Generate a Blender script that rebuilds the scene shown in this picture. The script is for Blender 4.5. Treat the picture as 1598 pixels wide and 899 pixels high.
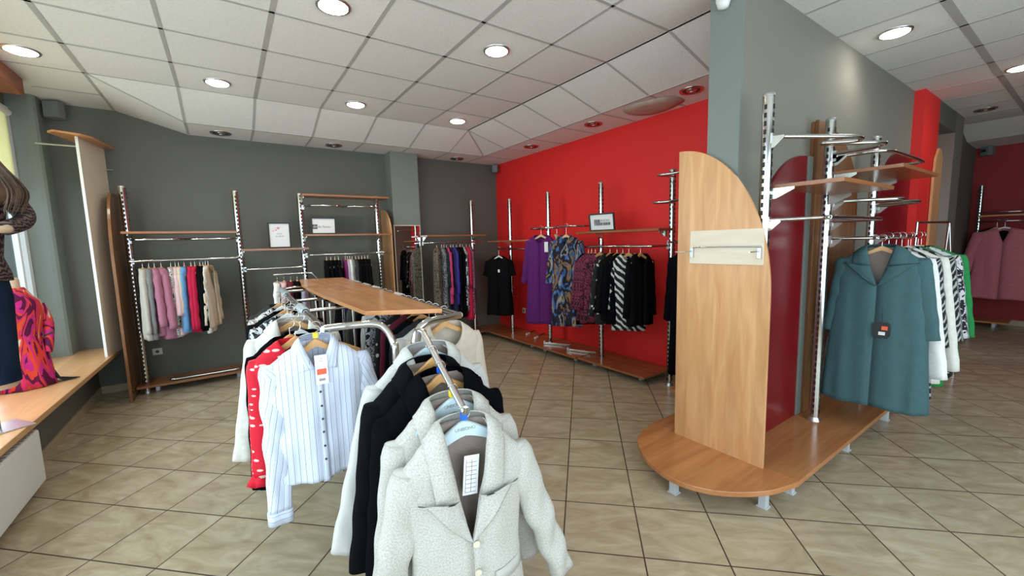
import bpy, bmesh, math, random
from mathutils import Vector, Matrix, noise
R = math.radians; PI = math.pi
S = bpy.context.scene; C = bpy.context.collection
for o in list(bpy.data.objects): bpy.data.objects.remove(o)

# ------------------------------------------------------------------ camera
EYE = Vector((0, 0, 1.569)); PITCH, ROLL, YAW = 0.1102, -0.0266, 0.6004
AW = 0.6041
cam_d = bpy.data.cameras.new('camera'); cam = bpy.data.objects.new('camera', cam_d); C.objects.link(cam)
cam_d.sensor_width = 36; cam_d.lens = 36 * 641.64 / 1598; cam_d.clip_start = .02; cam_d.clip_end = 200
def cam_axes():
    cp, sp, cr, sr = math.cos(PITCH), math.sin(PITCH), math.cos(ROLL), math.sin(ROLL)
    f = Vector((0, cp, -sp)); u0 = Vector((0, sp, cp)); r0 = Vector((1, 0, 0))
    r = cr * r0 + sr * u0; u = -sr * r0 + cr * u0
    ca, sa = math.cos(AW), math.sin(AW)
    w = lambda v: Vector((ca * v.x + sa * v.y, -sa * v.x + ca * v.y, v.z))
    return w(r), w(u), w(f)
cr_, cu_, cf_ = cam_axes()
cam.matrix_world = Matrix(((cr_.x, cu_.x, -cf_.x, EYE.x), (cr_.y, cu_.y, -cf_.y, EYE.y), (cr_.z, cu_.z, -cf_.z, EYE.z), (0, 0, 0, 1)))
S.camera = cam

# ------------------------------------------------------------------ world, daylight, exposure
S.view_settings.view_transform = 'Standard'; S.view_settings.look = 'None'; S.view_settings.gamma = 1
S.view_settings.use_curve_mapping = False; S.view_settings.exposure = 0.0
w = bpy.data.worlds.new('sky'); S.world = w; w.use_nodes = True
nt = w.node_tree; nt.nodes.clear()
wo = nt.nodes.new('ShaderNodeOutputWorld'); bg = nt.nodes.new('ShaderNodeBackground')
bg.inputs['Color'].default_value = (.72, .86, 1.0, 1); bg.inputs['Strength'].default_value = 3.2
nt.links.new(bg.outputs[0], wo.inputs[0])
def area(name, loc, rot, sx, sy, power, col=(.85, .93, 1)):
    l = bpy.data.lights.new(name, 'AREA'); l.shape = 'RECTANGLE'; l.size = sx; l.size_y = sy; l.energy = power; l.color = col
    o = bpy.data.objects.new(name, l); o.location = loc; o.rotation_euler = rot; C.objects.link(o); return o
area('daylight_side', (-1.72, 1.5, 1.55), (0, R(-90), 0), 1.9, 7.6, 140)
area('daylight_shopfront', (1.6, -2.62, 1.5), (R(90), 0, 0), 5.2, 2.4, 85)
S.cycles.max_bounces = 6; S.cycles.use_denoising = True
S.cycles.sample_clamp_indirect = 4

# ------------------------------------------------------------------ materials
def nodes(name):
    m = bpy.data.materials.new(name); m.use_nodes = True; n = m.node_tree; b = n.nodes['Principled BSDF']; return m, n, b
def mk(name, col, rough=.6, metal=0, bump=0, bscale=60, var=0, vscale=4, spec=None, emit=None, es=1, alpha=None, trans=0, coat=0, coord='Object'):
    m, n, b = nodes(name)
    b.inputs['Base Color'].default_value = (*col, 1); b.inputs['Roughness'].default_value = rough; b.inputs['Metallic'].default_value = metal
    if spec is not None: b.inputs['Specular IOR Level'].default_value = spec
    if coat: b.inputs['Coat Weight'].default_value = coat; b.inputs['Coat Roughness'].default_value = .15
    if trans: b.inputs['Transmission Weight'].default_value = trans
    if emit: b.inputs['Emission Color'].default_value = (*emit, 1); b.inputs['Emission Strength'].default_value = es
    tc = n.nodes.new('ShaderNodeTexCoord')
    if var:
        t = n.nodes.new('ShaderNodeTexNoise'); t.inputs['Scale'].default_value = vscale; t.inputs['Detail'].default_value = 5
        n.links.new(tc.outputs[coord], t.inputs['Vector'])
        r = n.nodes.new('ShaderNodeValToRGB'); r.color_ramp.elements[0].position = .3; r.color_ramp.elements[1].position = .7
        r.color_ramp.elements[0].color = (*[c * (1 - var) for c in col], 1); r.color_ramp.elements[1].color = (*[min(1, c * (1 + var)) for c in col], 1)
        n.links.new(t.outputs['Fac'], r.inputs[0]); n.links.new(r.outputs[0], b.inputs['Base Color'])
    if bump:
        t = n.nodes.new('ShaderNodeTexNoise'); t.inputs['Scale'].default_value = bscale; t.inputs['Detail'].default_value = 3
        n.links.new(tc.outputs[coord], t.inputs['Vector'])
        bp = n.nodes.new('ShaderNodeBump'); bp.inputs['Strength'].default_value = bump; bp.inputs['Distance'].default_value = .004
        n.links.new(t.outputs['Fac'], bp.inputs['Height']); n.links.new(bp.outputs[0], b.inputs['Normal'])
    return m
def ramp(n, stops, mode='CONSTANT'):
    r = n.nodes.new('ShaderNodeValToRGB'); cr = r.color_ramp; cr.interpolation = mode
    while len(cr.elements) < len(stops): cr.elements.new(.5)
    for e, (p, c) in zip(cr.elements, stops): e.position = p; e.color = (*c, 1)
    return r
def mmath(n, op, a, b=None):
    m = n.nodes.new('ShaderNodeMath'); m.operation = op
    for i, v in enumerate((a, b)):
        if v is None: continue
        if isinstance(v, (int, float)): m.inputs[i].default_value = v
        else: n.links.new(v, m.inputs[i])
    return m.outputs[0]
def wood(name, a, b_, rough=.35, axis='Z', scale=3.0):
    m, n, b = nodes(name); b.inputs['Roughness'].default_value = rough
    tc = n.nodes.new('ShaderNodeTexCoord'); mp = n.nodes.new('ShaderNodeMapping')
    s = {'X': (.12, 1, 1), 'Y': (1, .12, 1), 'Z': (1, 1, .12)}[axis]
    mp.inputs['Scale'].default_value = [k * scale for k in s]; n.links.new(tc.outputs['Object'], mp.inputs[0])
    t = n.nodes.new('ShaderNodeTexNoise'); t.inputs['Scale'].default_value = 6; t.inputs['Detail'].default_value = 7; t.inputs['Distortion'].default_value = .6
    n.links.new(mp.outputs[0], t.inputs['Vector'])
    r = ramp(n, [(.3, b_), (.5, [(x + y) / 2 for x, y in zip(a, b_)]), (.68, a)], 'LINEAR'); n.links.new(t.outputs['Fac'], r.inputs[0])
    # strips of laminate, a little lighter and darker
    sx = n.nodes.new('ShaderNodeSeparateXYZ'); n.links.new(tc.outputs['Object'], sx.inputs[0])
    k = {'X': 'Y', 'Y': 'X', 'Z': 'Y'}[axis]
    wn = n.nodes.new('ShaderNodeTexWhiteNoise'); wn.noise_dimensions = '1D'
    n.links.new(mmath(n, 'FLOOR', mmath(n, 'MULTIPLY', sx.outputs[k], 11)), wn.inputs['W'])
    hs = n.nodes.new('ShaderNodeHueSaturation'); n.links.new(r.outputs[0], hs.inputs['Color'])
    n.links.new(mmath(n, 'ADD', mmath(n, 'MULTIPLY', wn.outputs['Value'], .12), .94), hs.inputs['Value'])
    n.links.new(hs.outputs[0], b.inputs['Base Color'])
    return m
M = {}
M['ceiling'] = mk('ceiling_tile', (.80, .79, .76), .9, bump=.25, bscale=140, var=.05, vscale=60)
M['grid'] = mk('ceiling_grid_metal', (.46, .45, .43), .6)
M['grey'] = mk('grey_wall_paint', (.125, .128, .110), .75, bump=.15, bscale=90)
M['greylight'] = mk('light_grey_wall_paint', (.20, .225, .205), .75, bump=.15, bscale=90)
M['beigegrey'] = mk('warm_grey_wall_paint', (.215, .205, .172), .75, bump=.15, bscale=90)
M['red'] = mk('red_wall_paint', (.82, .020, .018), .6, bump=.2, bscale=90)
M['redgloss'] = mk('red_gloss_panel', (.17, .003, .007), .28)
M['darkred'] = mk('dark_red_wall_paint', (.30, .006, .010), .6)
M['base'] = mk('beige_skirting_tile', (.42, .34, .22), .4, var=.12, vscale=5)
M['wood'] = wood('alder_board_upright', (.72, .40, .19), (.58, .28, .115), .35, 'Z')
M['woodX'] = wood('alder_board_long_x', (.50, .22, .085), (.40, .155, .055), .2, 'X')
M['woodY'] = wood('alder_board_long_y', (.62, .29, .115), (.50, .21, .075), .2, 'Y')
M['shelfX'] = wood('brown_shelf_long_x', (.36, .15, .06), (.27, .10, .04), .25, 'X')
M['shelfY'] = wood('brown_shelf_long_y', (.36, .14, .055), (.27, .09, .035), .25, 'Y')
M['sill'] = wood('pale_sill_board', (.68, .38, .18), (.58, .30, .13), .28, 'Y')
M['redwood'] = wood('brown_red_beam', (.34, .11, .05), (.22, .06, .03), .5, 'Y')
M['brown'] = wood('dark_brown_panel', (.26, .115, .045), (.17, .07, .025), .25, 'Z')
M['palewood'] = wood('pale_board', (.80, .70, .55), (.72, .60, .45), .5, 'Y')
M['chrome'] = mk('chrome', (.56, .55, .525), .13, 1)
M['steel'] = mk('brushed_steel', (.62, .63, .64), .35, 1)
M['slot'] = mk('black_slot', (.008, .008, .008), .6)
M['silver'] = mk('silver_painted_leg', (.62, .66, .70), .4, .3)
M['white'] = mk('white_enamel', (.80, .80, .78), .4)
M['spacer'] = mk('grey_blue_plastic_spacer', (.42, .48, .52), .3, .3)
M['whitewarm'] = mk('cream_laminate', (.74, .64, .50), .6, var=.04)
M['frame'] = mk('white_window_frame', (.80, .83, .84), .35)
M['black'] = mk('black_plastic', (.012, .012, .013), .4)
M['paper'] = mk('white_paper', (.82, .82, .82), .7)
M['ink'] = mk('dark_ink', (.05, .06, .08), .7)
M['inkgrey'] = mk('grey_ink', (.28, .28, .30), .7)
M['pinkink'] = mk('pink_ink', (.75, .30, .38), .7)
M['orange'] = mk('orange_sticker', (.9, .12, .05), .6)
M['speaker'] = mk('speaker_grille_grey', (.17, .18, .18), .6, bump=.5, bscale=300)
M['mirror'] = mk('mirror_glass', (.86, .88, .87), .015, 1)
M['hangwood'] = mk('hanger_wood', (.62, .33, .12), .35, var=.12, vscale=20)
M['hangblue'] = mk('pale_blue_hanger_plastic', (.55, .68, .74), .3)
M['hangwhite'] = mk('white_hanger_plastic', (.80, .80, .80), .3)
M['blueclip'] = mk('blue_size_cube', (.01, .12, .65), .4)
M['yellowclip'] = mk('yellow_size_cube', (.85, .62, .02), .4)
M['blind'] = mk('yellow_roller_blind', (.84, .77, .48), .8, trans=0)
_n = M['blind'].node_tree; _b = _n.nodes['Principled BSDF']; _t = _n.nodes.new('ShaderNodeBsdfTranslucent'); _t.inputs[0].default_value = (.92, .84, .56, 1)
_m = _n.nodes.new('ShaderNodeMixShader'); _m.inputs[0].default_value = .8; _n.links.new(_b.outputs[0], _m.inputs[1]); _n.links.new(_t.outputs[0], _m.inputs[2]); _n.links.new(_m.outputs[0], _n.nodes['Material Output'].inputs[0])
M['skin'] = mk('beige_bust_cover', (.62, .45, .30), .6)
M['socket'] = mk('socket_plastic', (.62, .60, .55), .4)
M['leaf'] = mk('leaf_green', (.05, .16, .04), .6, var=.5, vscale=9)
M['pave'] = mk('pavement', (.35, .35, .34), .8)
M['stain'] = mk('stained_ceiling_patch', (.50, .38, .31), .9, var=.12, vscale=8)
M['lamp_on'] = mk('lit_lamp_glass', (1, 1, 1), .4, emit=(1, .84, .60), es=40)
M['lamp_cool'] = mk('lit_lamp_cool_glass', (1, 1, 1), .4, emit=(1, .97, .86), es=40)
M['lens'] = mk('unlit_lamp_reflector', (.55, .55, .55), .12, 1)
M['darkhole'] = mk('lamp_housing_dark', (.05, .045, .04), .5)
M['clear'] = mk('satin_bracket', (.62, .62, .56), .25, .8)
M['hair'] = mk('brown_wig', (.11, .065, .04), .38, bump=.6, bscale=25, var=.4, vscale=12)

def floor_mat():
    m, n, b = nodes('beige_stone_floor_tile')
    tc = n.nodes.new('ShaderNodeTexCoord'); mp = n.nodes.new('ShaderNodeMapping'); mp.vector_type = 'TEXTURE'
    mp.inputs['Location'].default_value = (1.2891, 1.4720, 0); mp.inputs['Rotation'].default_value = (0, 0, R(-44.41)); mp.inputs['Scale'].default_value = (.4, .4, .4)
    n.links.new(tc.outputs['Object'], mp.inputs[0])
    sx = n.nodes.new('ShaderNodeSeparateXYZ'); n.links.new(mp.outputs[0], sx.inputs[0])
    def line(o):
        f = mmath(n, 'FRACT', mmath(n, 'ADD', o, 100.0)); d = mmath(n, 'ABSOLUTE', mmath(n, 'SUBTRACT', f, .5))
        return mmath(n, 'GREATER_THAN', d, .4905)
    g = mmath(n, 'MAXIMUM', line(sx.outputs['X']), line(sx.outputs['Y']))
    cb = n.nodes.new('ShaderNodeCombineXYZ')
    n.links.new(mmath(n, 'FLOOR', sx.outputs['X']), cb.inputs[0]); n.links.new(mmath(n, 'FLOOR', sx.outputs['Y']), cb.inputs[1])
    wn = n.nodes.new('ShaderNodeTexWhiteNoise'); n.links.new(cb.outputs[0], wn.inputs['Vector'])
    va = n.nodes.new('ShaderNodeVectorMath'); va.operation = 'MULTIPLY_ADD'; n.links.new(wn.outputs['Color'], va.inputs[0]); va.inputs[1].default_value = (9, 9, 9)
    n.links.new(mp.outputs[0], va.inputs[2])
    mp2 = n.nodes.new('ShaderNodeMapping'); mp2.inputs['Scale'].default_value = (.8, 1.9, 1); n.links.new(va.outputs[0], mp2.inputs[0])
    t = n.nodes.new('ShaderNodeTexNoise'); t.inputs['Scale'].default_value = 1.6; t.inputs['Detail'].default_value = 7; t.inputs['Roughness'].default_value = .62; t.inputs['Distortion'].default_value = 1.2
    n.links.new(mp2.outputs[0], t.inputs['Vector'])
    r = ramp(n, [(.3, (.35, .275, .175)), (.5, (.45, .37, .25)), (.7, (.54, .46, .33))], 'LINEAR'); n.links.new(t.outputs['Fac'], r.inputs[0])
    mx = n.nodes.new('ShaderNodeMix'); mx.data_type = 'RGBA'; n.links.new(g, mx.inputs[0]); n.links.new(r.outputs[0], mx.inputs[6]); mx.inputs[7].default_value = (.06, .035, .02, 1)
    n.links.new(mx.outputs[2], b.inputs['Base Color'])
    n.links.new(mmath(n, 'ADD', mmath(n, 'MULTIPLY', g, .5), .24), b.inputs['Roughness'])
    bp = n.nodes.new('ShaderNodeBump'); bp.inputs['Strength'].default_value = .5; bp.inputs['Distance'].default_value = .003; bp.invert = True
    n.links.new(g, bp.inputs['Height']); n.links.new(bp.outputs[0], b.inputs['Normal'])
    return m
M['floor'] = floor_mat()

# fabrics (UV is in metres on every garment)
def fabric(name, col, rough=.85, bump=.25, bs=260, var=.06, vs=30, sheen=.0):
    m = mk(name, col, rough, bump=bump, bscale=bs, var=var, vscale=vs, coord='UV', spec=.25)
    m.node_tree.nodes['Principled BSDF'].inputs['Sheen Weight'].default_value = sheen if max(col) > .1 else 0; m.node_tree.nodes['Principled BSDF'].inputs['Specular IOR Level'].default_value = .25 if max(col) > .05 else .03
    return m
def pat(name, kind, cols, scale=20, rough=.75):
    m, n, b = nodes(name); b.inputs['Roughness'].default_value = rough; b.inputs['Specular IOR Level'].default_value = .25
    tc = n.nodes.new('ShaderNodeTexCoord'); uv = tc.outputs['UV']
    if kind == 'stripe':
        sx = n.nodes.new('ShaderNodeSeparateXYZ'); n.links.new(uv, sx.inputs[0])
        f = mmath(n, 'FRACT', mmath(n, 'ADD', mmath(n, 'MULTIPLY', sx.outputs['X'], scale), 50.0))
        r = ramp(n, [(0, cols[0]), (.46, cols[1]), (.54, cols[0]), (.80, cols[2]), (.84, cols[0])]); n.links.new(f, r.inputs[0])
    elif kind == 'diag':
        wv = n.nodes.new('ShaderNodeTexWave'); wv.bands_direction = 'DIAGONAL'; wv.inputs['Scale'].default_value = scale; wv.inputs['Distortion'].default_value = 3.5; wv.inputs['Detail Scale'].default_value = 1.2
        n.links.new(uv, wv.inputs['Vector']); r = ramp(n, [(0, cols[0]), (.62, cols[1])]); n.links.new(wv.outputs['Fac'], r.inputs[0])
    elif kind == 'blob':
        t = n.nodes.new('ShaderNodeTexNoise'); t.inputs['Scale'].default_value = scale; t.inputs['Detail'].default_value = 1.5; t.inputs['Distortion'].default_value = 1.8
        n.links.new(uv, t.inputs['Vector']); k = len(cols)
        r = ramp(n, [(0 if i == 0 else .36 + .28 * (i - .5) / max(1, k - 1), c) for i, c in enumerate(cols)]); n.links.new(t.outputs['Fac'], r.inputs[0])
    elif kind == 'brush':
        mp = n.nodes.new('ShaderNodeMapping'); mp.inputs['Scale'].default_value = (1, .42, 1); mp.inputs['Rotation'].default_value = (0, 0, .25); n.links.new(uv, mp.inputs[0])
        t = n.nodes.new('ShaderNodeTexNoise'); t.inputs['Scale'].default_value = scale; t.inputs['Detail'].default_value = 2.5; t.inputs['Distortion'].default_value = .9
        n.links.new(mp.outputs[0], t.inputs['Vector']); k = len(cols)
        r = ramp(n, [(0 if i == 0 else .34 + .32 * (i - .5) / max(1, k - 1), c) for i, c in enumerate(cols)]); n.links.new(t.outputs['Fac'], r.inputs[0])
    elif kind == 'spot':
        t = n.nodes.new('ShaderNodeTexVoronoi'); t.inputs['Scale'].default_value = scale; t.inputs['Randomness'].default_value = .9; n.links.new(uv, t.inputs['Vector'])
        k = len(cols); r = ramp(n, [(i * .5 / k, c) for i, c in enumerate(reversed(cols))]); n.links.new(t.outputs['Distance'], r.inputs[0])
    elif kind == 'mark':
        mp = n.nodes.new('ShaderNodeMapping'); mp.inputs['Scale'].default_value = (1, 2.6, 1); mp.inputs['Rotation'].default_value = (0, 0, .5); n.links.new(uv, mp.inputs[0])
        t = n.nodes.new('ShaderNodeTexVoronoi'); t.inputs['Scale'].default_value = scale; n.links.new(mp.outputs[0], t.inputs['Vector'])
        r = ramp(n, [(0, cols[1]), (.26, cols[0])]); n.links.new(t.outputs['Distance'], r.inputs[0])
    elif kind == 'zebra':
        wv = n.nodes.new('ShaderNodeTexWave'); wv.bands_direction = 'Y'; wv.inputs['Scale'].default_value = scale; wv.inputs['Distortion'].default_value = 9; wv.inputs['Detail Scale'].default_value = 1.6
        n.links.new(uv, wv.inputs['Vector']); r = ramp(n, [(0, cols[0]), (.62, cols[1])]); n.links.new(wv.outputs['Fac'], r.inputs[0])
    n.links.new(r.outputs[0], b.inputs['Base Color'])
    nz = n.nodes.new('ShaderNodeTexNoise'); nz.inputs['Scale'].default_value = 240; n.links.new(uv, nz.inputs['Vector'])
    bp = n.nodes.new('ShaderNodeBump'); bp.inputs['Strength'].default_value = .2; bp.inputs['Distance'].default_value = .002
    n.links.new(nz.outputs['Fac'], bp.inputs['Height']); n.links.new(bp.outputs[0], b.inputs['Normal'])
    return m

# ------------------------------------------------------------------ helpers
def props(o, label=None, cat=None, group=None, kind=None):
    if label: o['label'] = label
    if cat: o['category'] = cat
    if group: o['group'] = group
    if kind: o['kind'] = kind
    return o
def thing(name, label, cat, loc=(0, 0, 0), rz=0, group=None):
    o = bpy.data.objects.new(name, None); C.objects.link(o); o.location = loc; o.rotation_euler = (0, 0, rz); o.empty_display_size = .05
    return props(o, label, cat, group)
class MB:
    def __init__(s): s.v = []; s.f = []; s.uv = []; s.sm = []
    def add(s, vs, fs, uvs=None, smooth=False):
        b = len(s.v); s.v += [tuple(v) for v in vs]
        for f in fs:
            s.f.append(tuple(b + i for i in f)); s.sm.append(smooth)
            s.uv.append([uvs[i] if uvs else (0, 0) for i in f])
        return s
    def box(s, x0, x1, y0, y1, z0, z1, rot=None, piv=None):
        vs = [Vector(p) for p in ((x0, y0, z0), (x1, y0, z0), (x1, y1, z0), (x0, y1, z0), (x0, y0, z1), (x1, y0, z1), (x1, y1, z1), (x0, y1, z1))]
        if rot: 
            p = Vector(piv or (0, 0, 0)); vs = [p + rot @ (v - p) for v in vs]
        return s.add(vs, [(3, 2, 1, 0), (4, 5, 6, 7), (0, 1, 5, 4), (1, 2, 6, 5), (2, 3, 7, 6), (3, 0, 4, 7)])
    def tube(s, pts, r, n=10, cap=True, flat=1.0, r2=None):
        pts = [Vector(p) for p in pts]; k = len(pts); prev = None; rows = []
        for i, p in enumerate(pts):
            d = (pts[min(i + 1, k - 1)] - pts[max(i - 1, 0)]); d = d.normalized() if d.length > 1e-9 else Vector((0, 0, 1))
            if prev is None: a = Vector((0, 0, 1)) if abs(d.z) < .9 else Vector((1, 0, 0)); x = d.cross(a).normalized()
            else: x = (prev - d * prev.dot(d)).normalized()
            prev = x; y = d.cross(x); rr = r if r2 is None else r + (r2 - r) * i / (k - 1)
            rows.append([p + rr * (math.cos(2 * PI * j / n) * x + math.sin(2 * PI * j / n) * y * flat) for j in range(n)])
        vs = [v for row in rows for v in row]
        fs = [(i * n + j, i * n + (j + 1) % n, (i + 1) * n + (j + 1) % n, (i + 1) * n + j) for i in range(k - 1) for j in range(n)]
        s.add(vs, fs, smooth=True)
        if cap:
            s.add(rows[0], [tuple(range(n - 1, -1, -1))]); s.add(rows[-1], [tuple(range(n))])
        return s
    def lathe(s, prof, c=(0, 0, 0), n=24):
        c = Vector(c); vs = [c + Vector((r * math.cos(2 * PI * j / n), r * math.sin(2 * PI * j / n), z)) for r, z in prof for j in range(n)]
        return s.add(vs, [(i * n + j, i * n + (j + 1) % n, (i + 1) * n + (j + 1) % n, (i + 1) * n + j) for i in range(len(prof) - 1) for j in range(n)], smooth=True)
    def prism(s, poly, fn, t0, t1):
        """poly: 2D outline; fn(u, v, t) -> 3D; extruded from t0 to t1"""
        n = len(poly); a = [fn(u, v, t0) for u, v in poly]; b = [fn(u, v, t1) for u, v in poly]
        return s.add(a + b, [tuple(range(n - 1, -1, -1)), tuple(range(n, 2 * n))] + [(i, (i + 1) % n, n + (i + 1) % n, n + i) for i in range(n)])
    def obj(s, name, mat, parent=None, solid=0, sub=0, bevel=0, fix=False):
        me = bpy.data.meshes.new(name); me.from_pydata(s.v, [], s.f); me.update()
        me.polygons.foreach_set('use_smooth', s.sm)
        ul = me.uv_layers.new(name='uv'); k = 0
        for u in s.uv:
            for c in u: ul.data[k].uv = c; k += 1
        me.materials.append(mat)
        o = bpy.data.objects.new(name, me); C.objects.link(o)
        if fix:
            bm = bmesh.new(); bm.from_mesh(me); bmesh.ops.remove_doubles(bm, verts=bm.verts, dist=1e-5); bmesh.ops.recalc_face_normals(bm, faces=bm.faces); bm.to_mesh(me); bm.free()
        if parent: o.parent = parent
        if solid: md = o.modifiers.new('thickness', 'SOLIDIFY'); md.thickness = solid; md.offset = 0
        if bevel: md = o.modifiers.new('bevel', 'BEVEL'); md.width = bevel; md.segments = 2; md.limit_method = 'ANGLE'
        if sub: md = o.modifiers.new('smooth', 'SUBSURF'); md.levels = sub; md.render_levels = sub
        return o
def B(*a, **k): return MB().box(*a, **k)
def T(*a, **k): return MB().tube(*a, **k)
def copy_tree(o, parent=None):
    c = o.copy(); C.objects.link(c); c.parent = parent
    for ch in [x for x in bpy.data.objects if x.parent == o]: copy_tree(ch, c)
    return c
def struct(o, label=None): 
    o['kind'] = 'structure'
    if label: o['label'] = label
    return o
def smooth_path(pts, per=8):
    P_ = [Vector(p) for p in pts]; out = []
    for i in range(len(P_) - 1):
        a, b, c, d = P_[max(i - 1, 0)], P_[i], P_[i + 1], P_[min(i + 2, len(P_) - 1)]
        for k in range(per):
            t = k / per; out.append(.5 * ((2 * b) + (-a + c) * t + (2 * a - 5 * b + 4 * c - d) * t * t + (-a + 3 * b - 3 * c + d) * t ** 3))
    return out + [P_[-1]]
def text(body, size, mat, parent, loc, rot, name='lettering', align='CENTER'):
    cu = bpy.data.curves.new(name, 'FONT'); cu.body = body; cu.size = size; cu.extrude = .0006; cu.align_x = align; cu.align_y = 'CENTER'; cu.materials.append(mat)
    tmp = bpy.data.objects.new('tmp', cu); C.objects.link(tmp); bpy.context.view_layer.update()
    me = bpy.data.meshes.new_from_object(tmp, depsgraph=bpy.context.evaluated_depsgraph_get()); bpy.data.objects.remove(tmp); bpy.data.curves.remove(cu)
    me.name = name; o = bpy.data.objects.new(name, me); C.objects.link(o); o.parent = parent; o.location = loc; o.rotation_euler = rot; return o

# ================================================================== THE ROOM
H, HL = 3.123, 2.943            # upper and lower ceiling
XW, XR, YB = -1.28, 4.07, 6.31  # wall under the window, red wall, back wall
YP0, YP1, XP0, XP1 = 1.345, 1.544, 2.657, 7.1
struct(B(-1.9, 11, -3.0, 6.6, -.1, 0).obj('floor', M['floor']), 'beige stone tiles laid diagonally')
# ceiling boards
def tile_poly(vs): return MB().add([Vector(v) for v in vs], [tuple(range(len(vs)))])
cl = MB()
def quad(*vs):
    cl.add(vs, [tuple(range(len(vs)))])
X0, Y0, G = -.866, 3.877, .625
x6, x7, q2, q3 = X0 + 6 * .624, 3.477, 5.129, 5.728
p1 = X0 + .624
quad((-1.9, -3, H), (x6, -3, H), (x6, q2, H), (-1.9, q2, H))
quad((-1.9, q2, H), (X0, q2, H), (X0, YB, H), (-1.9, YB, H))
quad((x6, -3, H), (9.12, -3, H), (9.12, YP0 + .1, H), (x6, YP0 + .1, H))
quad((p1, q2, H), (x6, q2, H), (x7, q3, HL), (p1, q3, HL))
quad((X0, q2, H), (p1, q2, H), (p1, q3, HL))
quad((X0, q2, H), (p1, q3, HL), (X0, YB, H)); quad((p1, q3, HL), (p1, YB, HL), (X0, YB, H))
quad((x6, YP1 - .1, H), (x6, q2, H), (x7, q3, HL), (x7, YP1 - .1, HL))
quad((p1, q3, HL), (XR + .1, q3, HL), (XR + .1, YB + .05, HL), (p1, YB + .05, HL))
quad((x7, YP1 - .1, HL), (XR + .1, YP1 - .1, HL), (XR + .1, q3, HL), (x7, q3, HL))
quad((9.12, -3, H), (9.12, 1.4, H), (9.7, 1.4, 2.95), (9.7, -3, 2.95)); quad((9.7, -3, 2.95), (9.7, 1.4, 2.95), (10.6, 1.4, 2.93), (10.6, -3, 2.93))
struct(cl.obj('ceiling', M['ceiling'], solid=.01), 'suspended ceiling of white mineral tiles')
# T-bar grid: real strips just under the tiles
gr = MB()
def bar(a, b, w=.024):
    a, b = Vector(a), Vector(b); d = (b - a).normalized(); s = d.cross(Vector((0, 0, 1))).normalized() * w / 2; n = Vector((0, 0, -.008))
    vs = [a + s, b + s, b - s, a - s]; vs += [v + n for v in vs]
    gr.add(vs, [(0, 1, 2, 3), (7, 6, 5, 4), (0, 4, 5, 1), (1, 5, 6, 2), (2, 6, 7, 3), (3, 7, 4, 0)])
for k in range(-1, 16):
    x = X0 + .624 * k
    if x < -1.4: continue
    if x <= x6 + .01:
        bar((x, -3, H), (x, q2 if k > 0 else YB, H), .034 if k % 2 == 0 else .026)
        if k > 0 and k <= 6:
            if k < 6: bar((x, q2, H), (x, q3, HL)); 
            else: bar((x, q2, H), (x, q3, HL), .016)
            bar((x, q3, HL), (x, YB, HL))
    else: bar((x, -3, H), (x, YP0, H), .024)
bar((x6, q2, H), (x7, q3, HL)); bar((x7, q3, HL), (x7, YB, HL)); bar((X0, q2, H), (p1, q3, HL), .016)
for j in range(-11, 3):
    y = Y0 + .626 * j
    if y > YP1: bar((-1.34, y, H), (x6, y, H))
    elif y > YP0: bar((-1.34, y, H), (XP0, y, H))
    else: bar((-1.34, y, H), (9.12, y, H), .05 if j == -5 else .024)
    if y > YP1 + .05 and j < 2:
        bar((x6, y, H), (x7, y, HL)); bar((x7, y, HL), (XR, y, HL))
bar((x6, YP1, H), (x6, q2, H), .02)
bar((x6, q2, H), (x7, q2, HL)); bar((x7, q2, HL), (XR, q2, HL)); bar((x7, q3, HL), (XR, q3, HL)); bar((p1, q3, HL), (x7, q3, HL)); bar((x7, YP1, HL), (x7, q3, HL), .02)
bar((-1.34, Y0 + 3 * .626, H), (X0, Y0 + 3 * .626, H))
for x in (9.12, 9.7): bar((x, -3, H if x < 9.5 else 2.95), (x, 1.3, H if x < 9.5 else 2.95), .03)
struct(gr.obj('trim_1', M['grid']), 'grey T-bar grid of the suspended ceiling')
# walls
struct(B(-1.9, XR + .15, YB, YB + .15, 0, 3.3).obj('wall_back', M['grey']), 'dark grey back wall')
struct(B(XR, XR + .15, YP1, YB, 0, 3.3).obj('wall_red', M['red']), 'bright red side wall')
struct(B(XW - .35, XW, -3, YB, 0, .48).obj('wall_left', M['grey']), 'low dark wall under the display window')
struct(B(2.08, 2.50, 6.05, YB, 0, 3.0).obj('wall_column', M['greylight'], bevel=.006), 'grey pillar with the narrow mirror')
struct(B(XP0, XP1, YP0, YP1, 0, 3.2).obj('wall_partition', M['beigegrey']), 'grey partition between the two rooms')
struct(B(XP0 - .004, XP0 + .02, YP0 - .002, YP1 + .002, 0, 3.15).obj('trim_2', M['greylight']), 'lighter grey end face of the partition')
struct(B(6.42, 7.12, 1.255, YP0 + .05, 0, 3.2).obj('wall_redpier', M['red']), 'red pier at the end of the partition')
struct(B(7.1, 8.05, 1.26, 1.38, 2.86, 3.2).obj('wall_header', M['grey']), 'dark grey lintel over the alcove')
struct(B(7.0, 8.2, 2.3, 2.4, 0, 3.2).obj('wall_alcove', M['beigegrey']), 'warm grey alcove wall')
struct(B(7.0, 8.3, 1.38, 2.3, 2.86, 2.9).obj('wall_soffit', M['beigegrey']), 'soffit of the alcove')
struct(B(7.0, 8.2, 2.22, 2.3, 2.76, 2.86).obj('trim_3', M['white']), 'white moulding in the alcove')
struct(B(8.05, 8.55, 1.26, 2.4, 0, 3.2).obj('wall_pier', M['beigegrey']), 'warm grey pier beside the alcove')
struct(B(8.55, 10.6, 1.38, 1.5, 0, 3.2).obj('wall_rear', M['grey']), 'dark grey rear wall')
struct(B(10.5, 10.65, -3, 1.45, 0, 3.2).obj('wall_far', M['darkred']), 'dark red far wall')
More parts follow.
